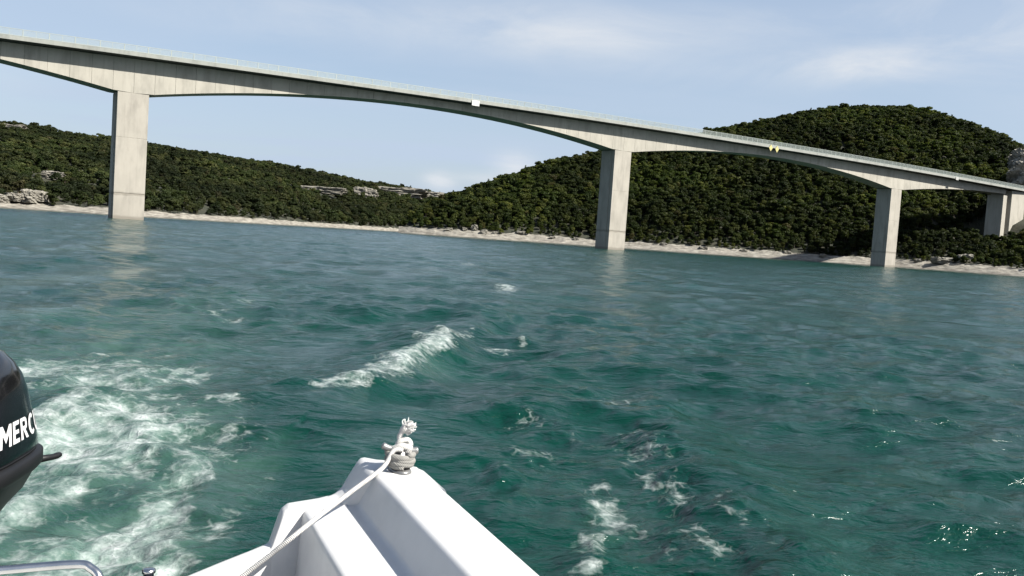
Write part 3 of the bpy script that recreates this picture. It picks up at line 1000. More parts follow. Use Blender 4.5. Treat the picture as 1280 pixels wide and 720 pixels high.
# piers
for s_, zt in PIERS:
    bm = bmesh.new()
    levels = [-6, 4.62, 4.66, 4.78, 4.82, 14.9, 14.92, 14.96, 14.98, zt - 0.01]
    ins = [0, 0, .05, .05, 0, 0, .03, .03, 0, 0]
    prev = None
    first = None
    for z, i_ in zip(levels, ins):
        h = PW / 2 - i_ + 0.012
        cur = [bm.verts.new(brp(s_ + a_ * h, b_ * h, z)) for a_, b_ in ((1, 1), (-1, 1), (-1, -1), (1, -1))]
        if prev:
            for k in range(4):
                bm.faces.new((prev[k], prev[(k + 1) % 4], cur[(k + 1) % 4], cur[k]))
        else:
            bm.faces.new(cur)
        prev = cur
    bm.faces.new(prev)
    bpart('pier', bm, M_PIER)
    # shallow rib down the cross faces
    for sg in (-1, 1):
        bm = bmesh.new()
        add_box(bm, brp(s_ + sg * (PW / 2 + .09), 0.2, (zt - 6) / 2), (0.22, 2.7, zt + 6 - .3), Matrix.Rotation(BH, 3, 'Z'))
        bpart('pier_rib', bm, M_PIER)
bm = bmesh.new()
for (a_, b_, o0, o1, z0, z1) in [(177.2, 179.6, PW / 2 + .3, -PW / 2 - .3, 6, 28.6)]:
    add_prism(bm, [brp(a_, o0, z0), brp(b_, o0, z0), brp(b_, o1, z0), brp(a_, o1, z0)], [brp(a_, o0, z1), brp(b_, o0, z1), brp(b_, o1, z1), brp(a_, o1, z1)])
bpart('end_pier', bm, M_CONC)
bm = bmesh.new()
for (a_, b_, o0, o1, z0, z1) in [(181.6, 190, PW / 2 + .9, -PW / 2 - 1.5, 8, 30.4)]:
    add_prism(bm, [brp(a_, o0, z0), brp(b_, o0 + .4, z0), brp(b_, o1, z0), brp(a_, o1, z0)], [brp(a_, o0, z1), brp(b_, o0 + .4, z1), brp(b_, o1, z1), brp(a_, o1, z1)])
bpart('abutment', bm, M_CONC)
bm = bmesh.new()
add_prism(bm, [brp(-174, 3, -2), brp(-186, 3, -2), brp(-186, -3, -2), brp(-174, -3, -2)], [brp(-174, 3, 28), brp(-186, 3, 29), brp(-186, -3, 29), brp(-174, -3, 28)])
bpart('abutment', bm, M_CONC)


# signs hung on the deck edge
def hung_sign(name, s, z, w, h, m, label, cat, diamond=False, group=None):
    root = empty(name, brp(s, E_ + .08, z), BH)
    bm = bmesh.new()
    if diamond:
        pts = [(0, -h / 2), (w / 2, 0), (0, h / 2), (-w / 2, 0)]
    else:
        pts = [(-w / 2, -h / 2), (w / 2, -h / 2), (w / 2, h / 2), (-w / 2, h / 2)]
    add_prism(bm, [(x, -.10, y) for x, y in pts], [(x, -.02, y) for x, y in pts])
    bm_obj('sign_panel', bm, m, root)
    for sx in (-.2, .2):
        bm = bmesh.new()
        add_box(bm, (sx * w, .02, .1), (.06, .06, h * .7))
        bm_obj('bracket', bm, M_RAIL, root)
    tag(root, label, cat, group)


hung_sign('navigation_sign', -45.2, 30.75, 1.9, 1.2, M_SIGNW, 'small white rectangular panel hung on the deck edge of the wide span', 'sign')
hung_sign('navigation_sign', 51.3, 31.45, 1.5, 1.9, M_SIGNY, 'pale yellow diamond sign hung in a pair on the bridge deck edge', 'sign', True, 'pair of yellow diamond signs')
hung_sign('navigation_sign', 53.9, 31.35, 1.5, 1.9, M_SIGNY, 'pale yellow diamond sign hung in a pair on the bridge deck edge', 'sign', True, 'pair of yellow diamond signs')
hung_sign('navigation_sign', 143.8, 31.3, 1.6, 1.0, simple('grey_sign_paint', (0.34, 0.34, 0.32), 0.6), 'small grey panel on the deck edge over the landward span', 'sign')


# ------------------------------------------------------------------ rocks
def rock_mesh(name, sx, sy, sz, seed, sub=4, blocky=0.35):
    bm = bmesh.new()
    bmesh.ops.create_cube(bm, size=2.0)
    bmesh.ops.subdivide_edges(bm, edges=list(bm.edges), cuts=2 ** sub - 1, use_grid_fill=True)
    V = np.array([v.co for v in bm.verts])
    n = V / np.linalg.norm(V, axis=1)[:, None]
    P = V * (1 - blocky) + n * blocky * 1.2
    W = P * np.array([sx, sy, sz])
    # stepped strata and cracks
    k = fbm(W[:, 0] / (0.35 * sx + .5) + seed, W[:, 2] / (0.25 * sz + .3) + W[:, 1] / (sy * .5 + .5), seed, 4)
    st_ = (np.floor(W[:, 2] / (0.22 * sz) + fbm(W[:, 0] / sx * 2, W[:, 1] / sy * 2, seed + 3, 2)) % 2) * 0.07
    P = P * (1 + 0.42 * k[:, None] + st_[:, None] * np.array([1, 1, 0]))
    cr = np.abs(fbm(W[:, 0] / (0.18 * sx + .3) + W[:, 1] / (0.2 * sy + .3), W[:, 2] / (sz * 1.2), seed + 9, 2))
    P = P * (1 - 0.14 * (1 - sstep(0.0, 0.10, cr))[:, None] * np.array([1, 1, 0]))
    P = P * np.array([sx, sy, sz])
    for v, p in zip(bm.verts, P):
        v.co = p
    me = bpy.data.meshes.new(name)
    bm.to_mesh(me)
    bm.free()
    return me


def rock(name, px, py, Y, w, h, d, label, seed, cat='rock', group=None, rz=0.0, sub=4, sink=0.25, m=None):
    c = atY(px, py, Y)
    o = mesh_obj(name, rock_mesh(name, w / 2, d / 2, h / 2, seed, sub), m or M_ROCK)
    o.location = (c[0], c[1], c[2] + h * (0.5 - sink))
    o.rotation_euler = (0, 0, rz)
    return tag(o, label, cat, group)


# cliff beside the road cutting: (px, py) marks the foot
M_CLIFF = rock_mat('cliff_limestone', (0.2214, 0.2091, 0.1804))
rock('limestone_cliff', 1292, 238, 352, 24, 17, 9, 'grey limestone cliff standing above the far end of the bridge deck', 21, 'cliff', rz=0.5, sub=5, sink=0.1, m=M_CLIFF)
rock('limestone_cliff', 1270, 290, 338, 7.5, 16, 6, 'pale limestone cliff just below the bridge end beside the last pier', 22, 'cliff', rz=0.55, sub=5, sink=0.1, m=rock_mat('pale_cliff_limestone', (0.3034, 0.2870, 0.2460)))
for i, (px, py, Y, w, h, lab) in enumerate([
        (1205, 331, 283, 4.0, 4.2, 'tall grey boulder under the landward span of the bridge'),
        (1178, 328, 286, 5.0, 2.2, 'low wide boulder beside the tall grey boulder under the bridge'),
        (1228, 310, 315, 6.5, 1.8, 'flat pale rock lying on the slope before the last pier'),
        (1186, 302, 318, 6.0, 2.0, 'slanted pale slab among bushes between third and last piers')]):
    rock('boulder', px, py, Y, w, h, w * .8, lab, 30 + i, sub=3)
for i, (px, w, h) in enumerate([(560, 3.6, 2.0), (580, 2.4, 1.6), (592, 3.6, 3.2), (604, 3.4, 2.4), (618, 2.6, 1.6), (650, 4.0, 1.5), (690, 3.0, 1.3), (720, 2.6, 1.6), (830, 3.0, 1.2), (880, 4.0, 1.5), (930, 3.2, 1.2), (985, 3.4, 1.3), (1030, 3.0, 1.6), (1150, 3.5, 1.6)]):
    a = A_of(px, 300)
    Ys = np.interp(a, RA, RB[:, 2])
    Y = Ys + 5.5 + (i % 3)
    z, d, t = hill(np.array([a]), np.array([Y]), 'R')
    o = mesh_obj('boulder', rock_mesh('boulder', w * .36, w * .3, h * .36, 50 + i, 3), M_ROCK)
    o.location = (a * Y, Y, float(z[0]) + h * .2)
    w_ = 'big upright' if h > 2.2 else ('low flat' if h < 1.45 else 'rounded')
    z_ = 'before the point of the wooded hill' if px < 640 else ('left of the second pier' if px < 740 else ('between second and third piers' if px < 1090 else 'right of the third pier'))
    tag(o, f'{w_} limestone boulder on the pale shore {z_}', 'rock', f'{w_} boulders {z_}')
# outcrops on the far ridge
def on_ray(px, py, which):
    d = ray(px, py)
    Y = np.linspace(180, 1100, 2500)
    z, dd, t = hill(np.full_like(Y, d[0]), Y, which)
    hit = np.nonzero((z > CAMH + d[2] * Y) & (dd > 0))[0]
    Yh = Y[hit[0]] if len(hit) else 600
    return CP + d * Yh


OUT = []
for i, (px, py, wpx, hpx, lab) in enumerate([
        (24, 251, 16, 9, 'squat pale outcrop low on the far ridge above the shore'), (42, 252, 15, 14, 'upright pale outcrop low on the far ridge above the shore'), (58, 251, 13, 11, 'small blocky outcrop ending a row low on the far ridge'), (3, 252, 16, 9, 'small pale outcrop at the shore end of the far ridge'),
        (72, 224, 30, 9, 'pale ledge of rock halfway up the far ridge'), (112, 219, 12, 5, 'little pale rock in the woods of the far ridge'),
        (14, 166, 40, 10, 'pale rock band close under the crest of the far ridge'), (92, 176, 30, 6, 'thin pale rock ledge under the skyline left of the first pier'), (128, 181, 24, 5, 'thin pale rock ledge just beside the first pier'),
        (402, 241, 56, 7, 'long low quarry ledge on the far ridge'), (458, 249, 30, 14, 'tall pale quarry face in the middle of the far ridge'), (500, 246, 62, 11, 'wide pale quarry wall on the far ridge'), (545, 250, 46, 9, 'pale quarry wall where the far ridge meets the near hill'), (370, 239, 30, 5, 'faint low quarry ledge on the far ridge')]):
    c = on_ray(px, py, 'L')
    w, h = .88 * wpx / F * c[1], .85 * hpx / F * c[1]
    o = mesh_obj('rock_outcrop', rock_mesh('rock_outcrop', w / 2, max(2.5, w * .16), h / 2 * 1.25, 80 + i, 4, .25), M_ROCK)
    o.location = (c[0], c[1] - 2.0, c[2] + h * .5)
    OUT.append((c[0], c[1], w))
    tag(o, lab, 'rock')


# ------------------------------------------------------------------ trees
def tree_mesh(seed, conical=False, n=1250, H=9.0):
    g = np.random.default_rng(seed)
    lobes = []
    R0 = 2.7
    if conical:
        for k in range(9):
            u = k / 8
            lobes.append((g.normal(0, .25), g.normal(0, .25), 1.8 + u * (H - 2.4), (1 - u) * 2.0 + .45, .8))
    else:
        lobes.append((0, 0, H * .6, R0 * .75, R0 * .8))
        for k in range(11):
            a = g.uniform(0, 6.28)
            q = R0 * g.uniform(.35, .75)
            lobes.append((math.cos(a) * q, math.sin(a) * q, H * g.uniform(.16, .84), g.uniform(.9, 1.45), g.uniform(.8, 1.25)))
    lobes = np.array(lobes)
    wgt = lobes[:, 3] ** 2
    idx = g.choice(len(lobes), n, p=wgt / wgt.sum())
    v = g.standard_normal((n, 3))
    v /= np.linalg.norm(v, axis=1)[:, None]
    v[:, 2] = np.where(v[:, 2] < -.5, -v[:, 2], v[:, 2])
    rad = g.uniform(.62, 1.1, n)[:, None]
    lb = lobes[idx]
    P = lb[:, :3] + v * rad * np.stack([lb[:, 3], lb[:, 3], lb[:, 4]], -1)
    tone = np.clip(g.normal(.45, .2, n) + .18 * g.standard_normal(len(lobes))[idx], 0, 1)
    sz = g.uniform(.20, .44, n)
    nn = v + g.standard_normal((n, 3)) * .55
    nn /= np.linalg.norm(nn, axis=1)[:, None]
    t = np.cross(nn, g.standard_normal((n, 3)))
    t /= np.linalg.norm(t, axis=1)[:, None]
    b = np.cross(nn, t)
    V, Q, T = [], [], []
    cor = [(-1, -.6), (.3, -1), (1, .5), (-.4, 1)]
    for k, (cx, cy) in enumerate(cor):
        V.append(P + t * (cx * sz)[:, None] + b * (cy * sz)[:, None] - nn * (0.12 * sz * (k % 2))[:, None])
    V = np.stack(V, 1).reshape(-1, 3)
    Q = np.arange(n * 4).reshape(-1, 4)
    me = from_np('crown', V, Q, False)
    at = me.attributes.new('tone', 'FLOAT', 'POINT')
    at.data.foreach_set('value', np.repeat(tone, 4).astype(np.float32))
    # trunk with a few limbs
    bm = bmesh.new()
    add_tube(bm, [(0, 0, -1.0), (.05, 0, H * .2), (.1, .05, H * .45), (.05, .1, H * (.9 if conical else .7))], [.24, .19, .13, .03], 6)
    for k in range(4):
        lx = lobes[min(k + 1, len(lobes) - 1)]
        add_tube(bm, [(.05, 0, H * (.22 + .06 * k)), (lx[0] * .5, lx[1] * .5, (H * .3 + lx[2]) * .5), (lx[0], lx[1], lx[2])], [.09, .06, .02], 5)
    bmesh.ops.recalc_face_normals(bm, faces=list(bm.faces))
    tm = bpy.data.meshes.new('trunk')
    bm.to_mesh(tm)
    bm.free()
    tm.materials.append(M_BARK)
    me.materials.append(M_LEAF)
    return me, tm


M_LEAF2 = leaf_mat('ridge_foliage', [(0.0, (0.0204, 0.0281, 0.0119)), (0.35, (0.0272, 0.0357, 0.0145)), (0.7, (0.0374, 0.0442, 0.0179)), (0.95, (0.0510, 0.0544, 0.0229)), (1.0, (0.0467, 0.0442, 0.0229))], 0.4)
protos = [tree_mesh(100 + k, conical=(k == 5)) for k in range(6)]
pcoll = bpy.data.collections.new('tree_library')
pcoll2 = bpy.data.collections.new('ridge_tree_library')
for k, (cm, tm) in enumerate(protos):
    bm = bmesh.new()
    bm.from_mesh(cm)
    nf = len(bm.faces)
    bm.from_mesh(tm)
    bm.faces.ensure_lookup_table()
    for f_ in bm.faces[nf:]:
        f_.material_index = 1
    jm = bpy.data.meshes.new('tree')
    bm.to_mesh(jm)
    bm.free()
    jm.materials.append(M_LEAF)
    jm.materials.append(M_BARK)
    o = bpy.data.objects.new('tree_%d' % k, jm)
    pcoll.objects.link(o)
    jm2 = jm.copy()
    jm2.materials[0] = M_LEAF2
    pcoll2.objects.link(bpy.data.objects.new('ridge_tree_%d' % k, jm2))


def scatter(which, sp, seed):
    g = np.random.default_rng(seed)
    if which == 'R':
        x0, x1, y0, y1 = -60, 420, 110, 560
    else:
        x0, x1, y0, y1 = -560, 40, 160, 1150
    X, Y = np.meshgrid(np.arange(x0, x1, sp), np.arange(y0, y1, sp))
    X = X.ravel() + g.uniform(-.48, .48, X.size) * sp
    Y = Y.ravel() + g.uniform(-.48, .48, Y.size) * sp
    a = X / Y
    AA = RA if which == 'R' else LA
    z, d, t = hill(a, Y, which)
    k = (a > AA[0] - (0.0 if which == 'R' else 0)) & (a < min(AA[-1], 0.85)) & (a > -.85) & (d > 7.5) & (t < 1.16) & (z > 0.8)
    k &= g.uniform(0, 1, X.size) < .93
    s, o = bridge_so(X, Y)
    for (cx_, cy_, w_) in OUT:
        k &= ~((np.abs(X - cx_) < w_ * .5) & (Y > cy_ - 16) & (Y < cy_ + 3))
    if which == 'R':
        k &= ~((s > 176) & (np.abs(o) < 8.5))
        k &= ~((s > 165) & (s < 176) & (o > -4) & (o < 9))
        k &= ~((np.abs(s - 114.38) < 5.5) & (np.abs(o) < 5.5))
        # the cliff face stays bare
        k &= ~((s > 172) & (o > 2) & (o < 12) & (z > 12))
    sc = .49 * g.uniform(.6, 1.25, X.size) * (1 + .3 * (g.uniform(0, 1, X.size) > .95)) * (1 + .35 * vnoise(X / 17, Y / 17, 5)) * ((0.5 if which == 'R' else .8) + (.5 if which == 'R' else .2) * sstep(7, 20, d))
    if which == 'R':
        sc *= np.where((s > 118) & (s < 182) & (np.abs(o) < 14), .8, 1)
    return X[k], Y[k], z[k], d[k], sc[k], t[k]


def forest(name, X, Y, Z, SC, seed, label, lib):
    g = np.random.default_rng(seed)
    me = bpy.data.meshes.new(name)
    V = np.stack([X, Y, Z - .2], -1).astype(np.float32)
    me.vertices.add(len(V))
    me.vertices.foreach_set('co', V.ravel())
    a = me.attributes.new('sc', 'FLOAT_VECTOR', 'POINT')
    w = g.uniform(1.0, 1.45, len(X))
    a.data.foreach_set('vector', np.stack([SC * w, SC * w, SC], -1).astype(np.float32).ravel())
    a = me.attributes.new('rot', 'FLOAT_VECTOR', 'POINT')
    a.data.foreach_set('vector', np.stack([g.normal(0, .05, len(X)), g.normal(0, .05, len(X)), g.uniform(0, 6.28, len(X))], -1).astype(np.float32).ravel())
    a = me.attributes.new('pick', 'INT', 'POINT')
    a.data.foreach_set('value', g.choice(6, len(X), p=[.19, .19, .19, .19, .19, .05]).astype(np.int32))
    o = mesh_obj(name, me)
    ng = bpy.data.node_groups.new(name + '_nodes', 'GeometryNodeTree')
    ng.interface.new_socket('Geometry', in_out='INPUT', socket_type='NodeSocketGeometry')
    ng.interface.new_socket('Geometry', in_out='OUTPUT', socket_type='NodeSocketGeometry')
    gi, go = ng.nodes.new('NodeGroupInput'), ng.nodes.new('NodeGroupOutput')
    ci = ng.nodes.new('GeometryNodeCollectionInfo')
    ci.inputs['Collection'].default_value = lib
    ci.inputs['Separate Children'].default_value = True
    ci.inputs['Reset Children'].default_value = True
    ip = ng.nodes.new('GeometryNodeInstanceOnPoints')
    ip.inputs['Pick Instance'].default_value = True

    def attr(nm, dt):
        n = ng.nodes.new('GeometryNodeInputNamedAttribute')
        n.data_type = dt
        n.inputs['Name'].default_value = nm
        return n.outputs['Attribute']
    ng.links.new(gi.outputs[0], ip.inputs['Points'])
    ng.links.new(ci.outputs[0], ip.inputs['Instance'])
    ng.links.new(attr('pick', 'INT'), ip.inputs['Instance Index'])
    e2r = ng.nodes.new('FunctionNodeEulerToRotation')
    ng.links.new(attr('rot', 'FLOAT_VECTOR'), e2r.inputs[0])
    ng.links.new(e2r.outputs[0], ip.inputs['Rotation'])
    ng.links.new(attr('sc', 'FLOAT_VECTOR'), ip.inputs['Scale'])
    ng.links.new(ip.outputs[0], go.inputs[0])
    md = o.modifiers.new('scatter', 'NODES')
    md.node_group = ng
    tag(o, label, 'forest', kind='stuff')
    return o


X, Y, Z, D, SC, T_ = scatter('R', 2.3, 5)
px = 640 + F * X / Y
vis = (px > -20) & (px < 1300) & (D < 60)
score = np.where(vis, SC / Y / (1 + D / 22.0), 0)
top = np.argsort(-score)[:300]
rest = np.setdiff1d(np.arange(len(X)), top)
forest('forest', X[rest], Y[rest], Z[rest], SC[rest], 8, 'dense green wood covering the steep hill behind the bridge', pcoll)
g8 = np.random.default_rng(88)


def zone(px_, s_, o_):
    if 118 < s_ < 182 and abs(o_) < 16:
        return 'under the landward span of the bridge'
    if px_ < 600:
        return 'on the point jutting into the lake'
    if px_ < 735:
        return 'on the slope left of the second pier'
    if px_ < 800:
        return 'behind the second bridge pier'
    if px_ < 960:
        return 'between second pier and yellow signs'
    if px_ < 1080:
        return 'between yellow signs and third pier'
    if px_ < 1140:
        return 'behind the third bridge pier'
    return 'on the slope beside the last pier'


for i in top:
    s_, o_ = bridge_so(X[i], Y[i])
    k = int(g8.choice(6, p=[.19, .19, .19, .19, .19, .05]))
    w = SC[i] * g8.uniform(.9, 1.3)
    bush = SC[i] < .30
    nm = 'conifer' if k == 5 else ('bush' if bush else 'broadleaf_tree')
    sz_ = 'low' if bush else ('tall' if SC[i] > .5 else 'middling')
    wd_ = 'spreading' if w > SC[i] * 1.1 else 'narrow'
    zn = zone(640 + F * X[i] / Y[i], s_, o_)
    row_ = 'at the shore' if D[i] < 14 else 'in woods'
    kind_ = {'conifer': 'dark conifer', 'bush': 'green bush', 'broadleaf_tree': 'broadleaf tree'}[nm]
    lab = f'{sz_} {wd_} {kind_} {row_} {zn}'
    root = empty(nm, (X[i], Y[i], Z[i] - .2), float(g8.uniform(0, 6.28)))
    root.scale = (w, w, SC[i])
    mesh_obj('crown', protos[k][0], None, root)
    mesh_obj('trunk', protos[k][1], None, root)
    tag(root, lab, 'bush' if bush and k != 5 else 'tree', f'{sz_} {wd_} {kind_} {row_} {zn}'.replace('tree', 'trees'))
X, Y, Z, D, SC, T_ = scatter('L', 3.1, 6)
forest('forest', X, Y, Z, SC * .9, 9, 'dense dark wood covering the long far ridge', pcoll2)

# ------------------------------------------------------------------ boat
boat = empty('motorboat', bpt(0, BEAM / 2, 0))
tag(boat, 'white fibreglass motorboat stern with moulded gunwale and stepped transom', 'boat')
BINV = Matrix.Translation(-Vector(boat.location))


def boat_part(name, bm, m, parent=None, smooth=True, bevel=0, seg=2, sharp=None):
    bmesh.ops.transform(bm, matrix=BINV, verts=list(bm.verts))
    return bm_obj(name, bm, m, parent or boat, smooth=smooth, bevel=bevel, seg=seg)


def fst(s):
    s = min(s, BEAM - s)
    return float(np.interp(s, [-.05, 0, .02, .06, .11, .16, .20, .25, .32, .5, .7, .9, 1.2], [.05, .0, -.07, -.13, -.175, -.195, -.2, -.18, -.13, -.10, -.02, .07, .10]))


def rounded(pts, r=0.022, n=3):
    """round the corners of an open (s, z) polyline"""
    out = [pts[0]]
    for i in range(1, len(pts) - 1):
        p0, p1, p2 = (np.array(q, float) for q in (pts[i - 1], pts[i], pts[i + 1]))
        d0, d1 = p0 - p1, p2 - p1
        l0, l1 = np.linalg.norm(d0), np.linalg.norm(d1)
        rr = min(r, l0 * .45, l1 * .45)
        a_, b_ = p1 + d0 / l0 * rr, p1 + d1 / l1 * rr
        for k in range(n + 1):
            t = k / n
            out.append(tuple((1 - t) ** 2 * a_ + 2 * t * (1 - t) * p1 + t * t * b_))
    out.append(pts[-1])
    return out


ZG = .80
half_out = [(1.5, -.34), (.30, -.16), (.06, .25), (-.012, .70), (-.03, .715), (-.03, .755), (0.0, .775), (0.008, ZG)]
half_in = [(0.008, ZG), (.188, ZG), (.240, .672), (.43, .662), (.455, .34), (1.5, .32)]
po = rounded(half_out, .02, 2)[::-1]
pi_ = rounded(half_in, .02, 3)
stations = [0, .03, .3, .8, 1.5, 2.2, 3.0, 3.6, 4.2, 4.8, 5.3, 5.7, 5.95]


def wide(f):           # half-beam shrink towards the bow
    return float(np.interp(f, [0, 2.6, 3.6, 4.4, 5.2, 5.7, 5.95], [1, 1, .93, .76, .48, .22, .05]))


def loft(prof, name, lift=0.0):
    bm = bmesh.new()
    rs = []
    full = [(s, z) for s, z in prof] + [(BEAM - s, z) for s, z in prof[::-1] if s < 1.499]
    for st_ in stations:
        row = []
        for s, z in full:
            w = wide(st_)
            ss = BEAM / 2 + (s - BEAM / 2) * w
            f0 = fst(s) * max(0, 1 - st_ / .9)
            zz_ = z + (max(0, st_ - 2.5) ** 2 * .02 if z > .3 else max(0, st_ - 3.5) ** 2 * .08)
            row.append(bm.verts.new(bpt(st_ + f0, ss, zz_)))
        rs.append(row)
    for r0, r1 in zip(rs, rs[1:]):
        for k in range(len(r0) - 1):
            bm.faces.new((r0[k], r0[k + 1], r1[k + 1], r1[k]))
    return bm, rs


bm, rs = loft(po, 'hull')
boat_part('hull', bm, M_GEL)
bm, rs = loft(pi_, 'deck')
boat_part('deck_moulding', bm, M_GEL)


# transom: outer skin plus moulded coaming whose top steps down from the gunwale
def ctop(s):
    s = min(s, BEAM - s)
    return float(np.interp(s, [0, .185, .20, .262, .29, .32, .475, .50, .54, .60, .90, .96, 1.02, 1.5], [.80, .80, .79, .70, .685, .680, .672, .655, .535, .522, .47, .45, .40, .40]))


ss = sorted(set([0.0] + list(np.linspace(.008, .20, 14)) + list(np.linspace(.20, .30, 14)) + list(np.linspace(.30, .47, 8)) + list(np.linspace(.47, .56, 14)) + list(np.linspace(.56, .9, 14)) + list(np.linspace(.9, 1.05, 8)) + [1.2, 1.35, 1.5]))
ss = ss + [BEAM - s for s in ss[::-1][1:]]
bm = bmesh.new()
rows = []
for s in ss:
    f0, zt = fst(s), ctop(s)
    q = min(s, BEAM - s)
    th = float(np.interp(q, [0, .2, .3, .5, .9, 1.5], [.30, .24, .10, .09, .10, .10]))
    zin = .30 if q > .40 else (.63 if q > .25 else .64)
    bot = float(np.interp(q, [0, .06, .3, 1.5], [.3, .2, -.16, -.34]))
    row = [(f0 + .05, bot), (f0 + .004, zt - .14), (f0, zt - .03), (f0 + .005, zt - .012), (f0 + .018, zt - .002), (f0 + .035, zt + .002),
           (f0 + th - .02, zt + .002), (f0 + th - .006, zt - .004), (f0 + th, zt - .016), (f0 + th + .012, zin)]
    rows.append([bm.verts.new(bpt(f_, s, z_)) for f_, z_ in row])
for r0, r1 in zip(rows, rows[1:]):
    for k in range(len(r0) - 1):
        bm.faces.new((r0[k], r0[k + 1], r1[k + 1], r1[k]))
boat_part('transom', bm, M_GEL)
# rubbing strake along the port side
bm = bmesh.new()
add_tube(bm, smooth_path([bpt(f_, -.03, .735 + max(0, f_ - 2.5) ** 2 * .02) for f_ in np.linspace(.02, 3.0, 12)], 2), .022, 8)
boat_part('rubbing_strake', bm, simple('grey_rubber', (0.32, 0.32, 0.32), .6))

# grab rail on the stern platform and a steel pin
bm = bmesh.new()
rp = [(.25, 2.0, .30), (.22, 2.0, .53), (.20, 1.96, .59), (.19, 1.86, .605), (.185, 1.4, .60), (.19, 1.17, .603), (.205, 1.115, .592), (.235, 1.085, .55), (.28, 1.07, .40), (.29, 1.07, .32)]
add_tube(bm, smooth_path([bpt(*p) for p in rp], 8), .0135, 12)
boat_part('grab_rail', bm, M_STEEL)
bm = bmesh.new()
c0 = Vector((*onz(186, 712, .50)[:2], .50))
add_tube(bm, [c0 + Vector((0, 0, -.12)), c0 + Vector((0, 0, -.012)), c0 + Vector((0, 0, -.01)), c0, c0 + Vector((0, 0, .004))], [.017, .017, .022, .022, .014], 16)
boat_part('steel_pin', bm, M_STEEL)

# cleat on the gunwale
bm = bmesh.new()
cf, cs = .005, .085


def cl(f_, s_, z_):
    return bpt(cf + f_, cs + s_, ZG + z_)


def ring(cf_, cs_, z_, a_, b_, n=20):
    return [cl(cf_ + math.cos(2 * math.pi * k / n) * a_, cs_ + math.sin(2 * math.pi * k / n) * b_, z_) for k in range(n)]


add_prism(bm, ring(0, 0, .002, .075, .042), ring(0, 0, .012, .068, .036))
add_tube(bm, [cl(0, 0, .01), cl(0, 0, .075)], [.026, .022], 14)
add_tube(bm, smooth_path([cl(-.016, .068, .094), cl(-.01, .042, .082), cl(0, 0, .075), cl(.006, -.042, .074), cl(.01, -.066, .076)], 5), [.008] + [.013] * 8 + [.016] * 4 + [.013] * 7 + [.008], 10)
boat_part('cleat', bm, M_GALV)

# ------------------------------------------------------------------ mooring rope
rope = empty('mooring_rope', cl(0, 0, .012))
tag(rope, 'white mooring rope wound on the stern cleat with a knotted frayed end', 'rope')
RINV = Matrix.Translation(-Vector(rope.location))


def rope_part(name, bm, m, **kw):
    bmesh.ops.transform(bm, matrix=RINV, verts=list(bm.verts))
    return bm_obj(name, bm, m, rope, **kw)


bm = bmesh.new()
wr = []
for k in range(76):
    a = 2 * math.pi * k / 19
    q = k / 75
    rr = .047 - .004 * math.sin(a * .5)
    wr.append(cl(math.cos(a) * rr * 1.1, math.sin(a) * rr * .95, .022 + .046 * q + .004 * math.sin(a)))
add_tube(bm, wr, .0115, 10)
rope_part('wrapped_turns', bm, rope_mat('grey_worn_rope', (0.2050, 0.2009, 0.1845)), smooth=True)
bm = bmesh.new()
lead = [cl(.03, .0, .082), cl(.025, .035, .080), Vector((*onz(478, 585, .823)[:2], .823))]
for px_, py_, z_ in ((440, 614, .755), (420, 629, .722), (400, 644, .696), (380, 660, .668), (360, 676, .632), (335, 696, .57), (305, 719, .50), (270, 748, .43), (250, 800, .36)):
    lead.append(Vector((*onz(px_, py_, z_)[:2], z_)))
add_tube(bm, smooth_path(lead, 8), .0086, 10)
rope_part('taut_line', bm, M_ROPE, smooth=True)
# knot: a ring of rope standing above the cleat
bm = bmesh.new()
kc = cl(.0, -.012, .092)
vx = Vector((CR[0], CR[1], CR[2]))
vz = Vector((0, 0, 1))
vy = Vector((0, 1, 0))
kp = [kc + vx * (math.cos(a) * .023) + vz * (math.sin(a) * .023) + vy * (.008 * math.sin(2 * a)) for a in np.linspace(0, 2 * math.pi, 22)]
add_tube(bm, kp, .0115, 10, False)
kp = [kc + vx * -.055 + vz * -.022, kc + vx * -.03 + vz * -.006 - vy * .015, kc + vx * .0 + vz * .002 - vy * .02, kc + vx * .018 + vz * -.012, kc + vx * .02 + vz * -.035]
add_tube(bm, smooth_path(kp, 6), .0135, 10)
rope_part('knot', bm, M_ROPE, smooth=True)
bm = bmesh.new()
ep = [kc + vx * -.012 + vz * .005, kc + vx * -.018 + vz * .032, kc + vx * -.010 + vz * .055, kc + vx * .005 + vz * .072]
add_tube(bm, smooth_path(ep, 6), [.0105] * 12 + [.012, .014, .0155, .016, .0165, .016, .014], 10)
rope_part('free_end', bm, M_ROPE, smooth=True)
gr = np.random.default_rng(3)
bm = bmesh.new()
e0 = kc + vx * .002 + vz * .064
for k in range(90):
    a = gr.uniform(-.3, 1.7)
    ln = gr.uniform(.012, .036)
    d_ = vx * math.cos(a) + vz * math.sin(a) + vy * gr.uniform(-.6, .6)
    b0 = e0 + vx * gr.uniform(-.012, .014) + vz * gr.uniform(-.012, .016) + vy * gr.uniform(-.01, .01)
    bend = vx * gr.uniform(-.012, .012) + vz * gr.uniform(-.012, .012)
    add_tube(bm, smooth_path([b0, b0 + d_ * ln * .5 + bend, b0 + d_ * ln], 3), [.0026] * 4 + [.0022, .0018, .001], 5)
rope_part('frayed_strands', bm, simple('bright_rope_fibre', (0.4920, 0.4838, 0.4674), .9), smooth=True)

# ------------------------------------------------------------------ outboard motor
MF, MS, MZ, MYAW = -.52, 1.575, .80, R(-16)
mroot = empty('outboard_motor', bpt(MF, MS, -.070))
tag(mroot, 'glossy black outboard motor with white lettering on its cowl, mounted on the transom', 'outboard motor')
ax = Vector((-BF[0], -BF[1], 0))
ay = Vector((-BS_[0], -BS_[1], 0))
Rz = Matrix.Rotation(MYAW, 3, 'Z')
ax, ay = Rz @ ax, Rz @ ay          # aft, port


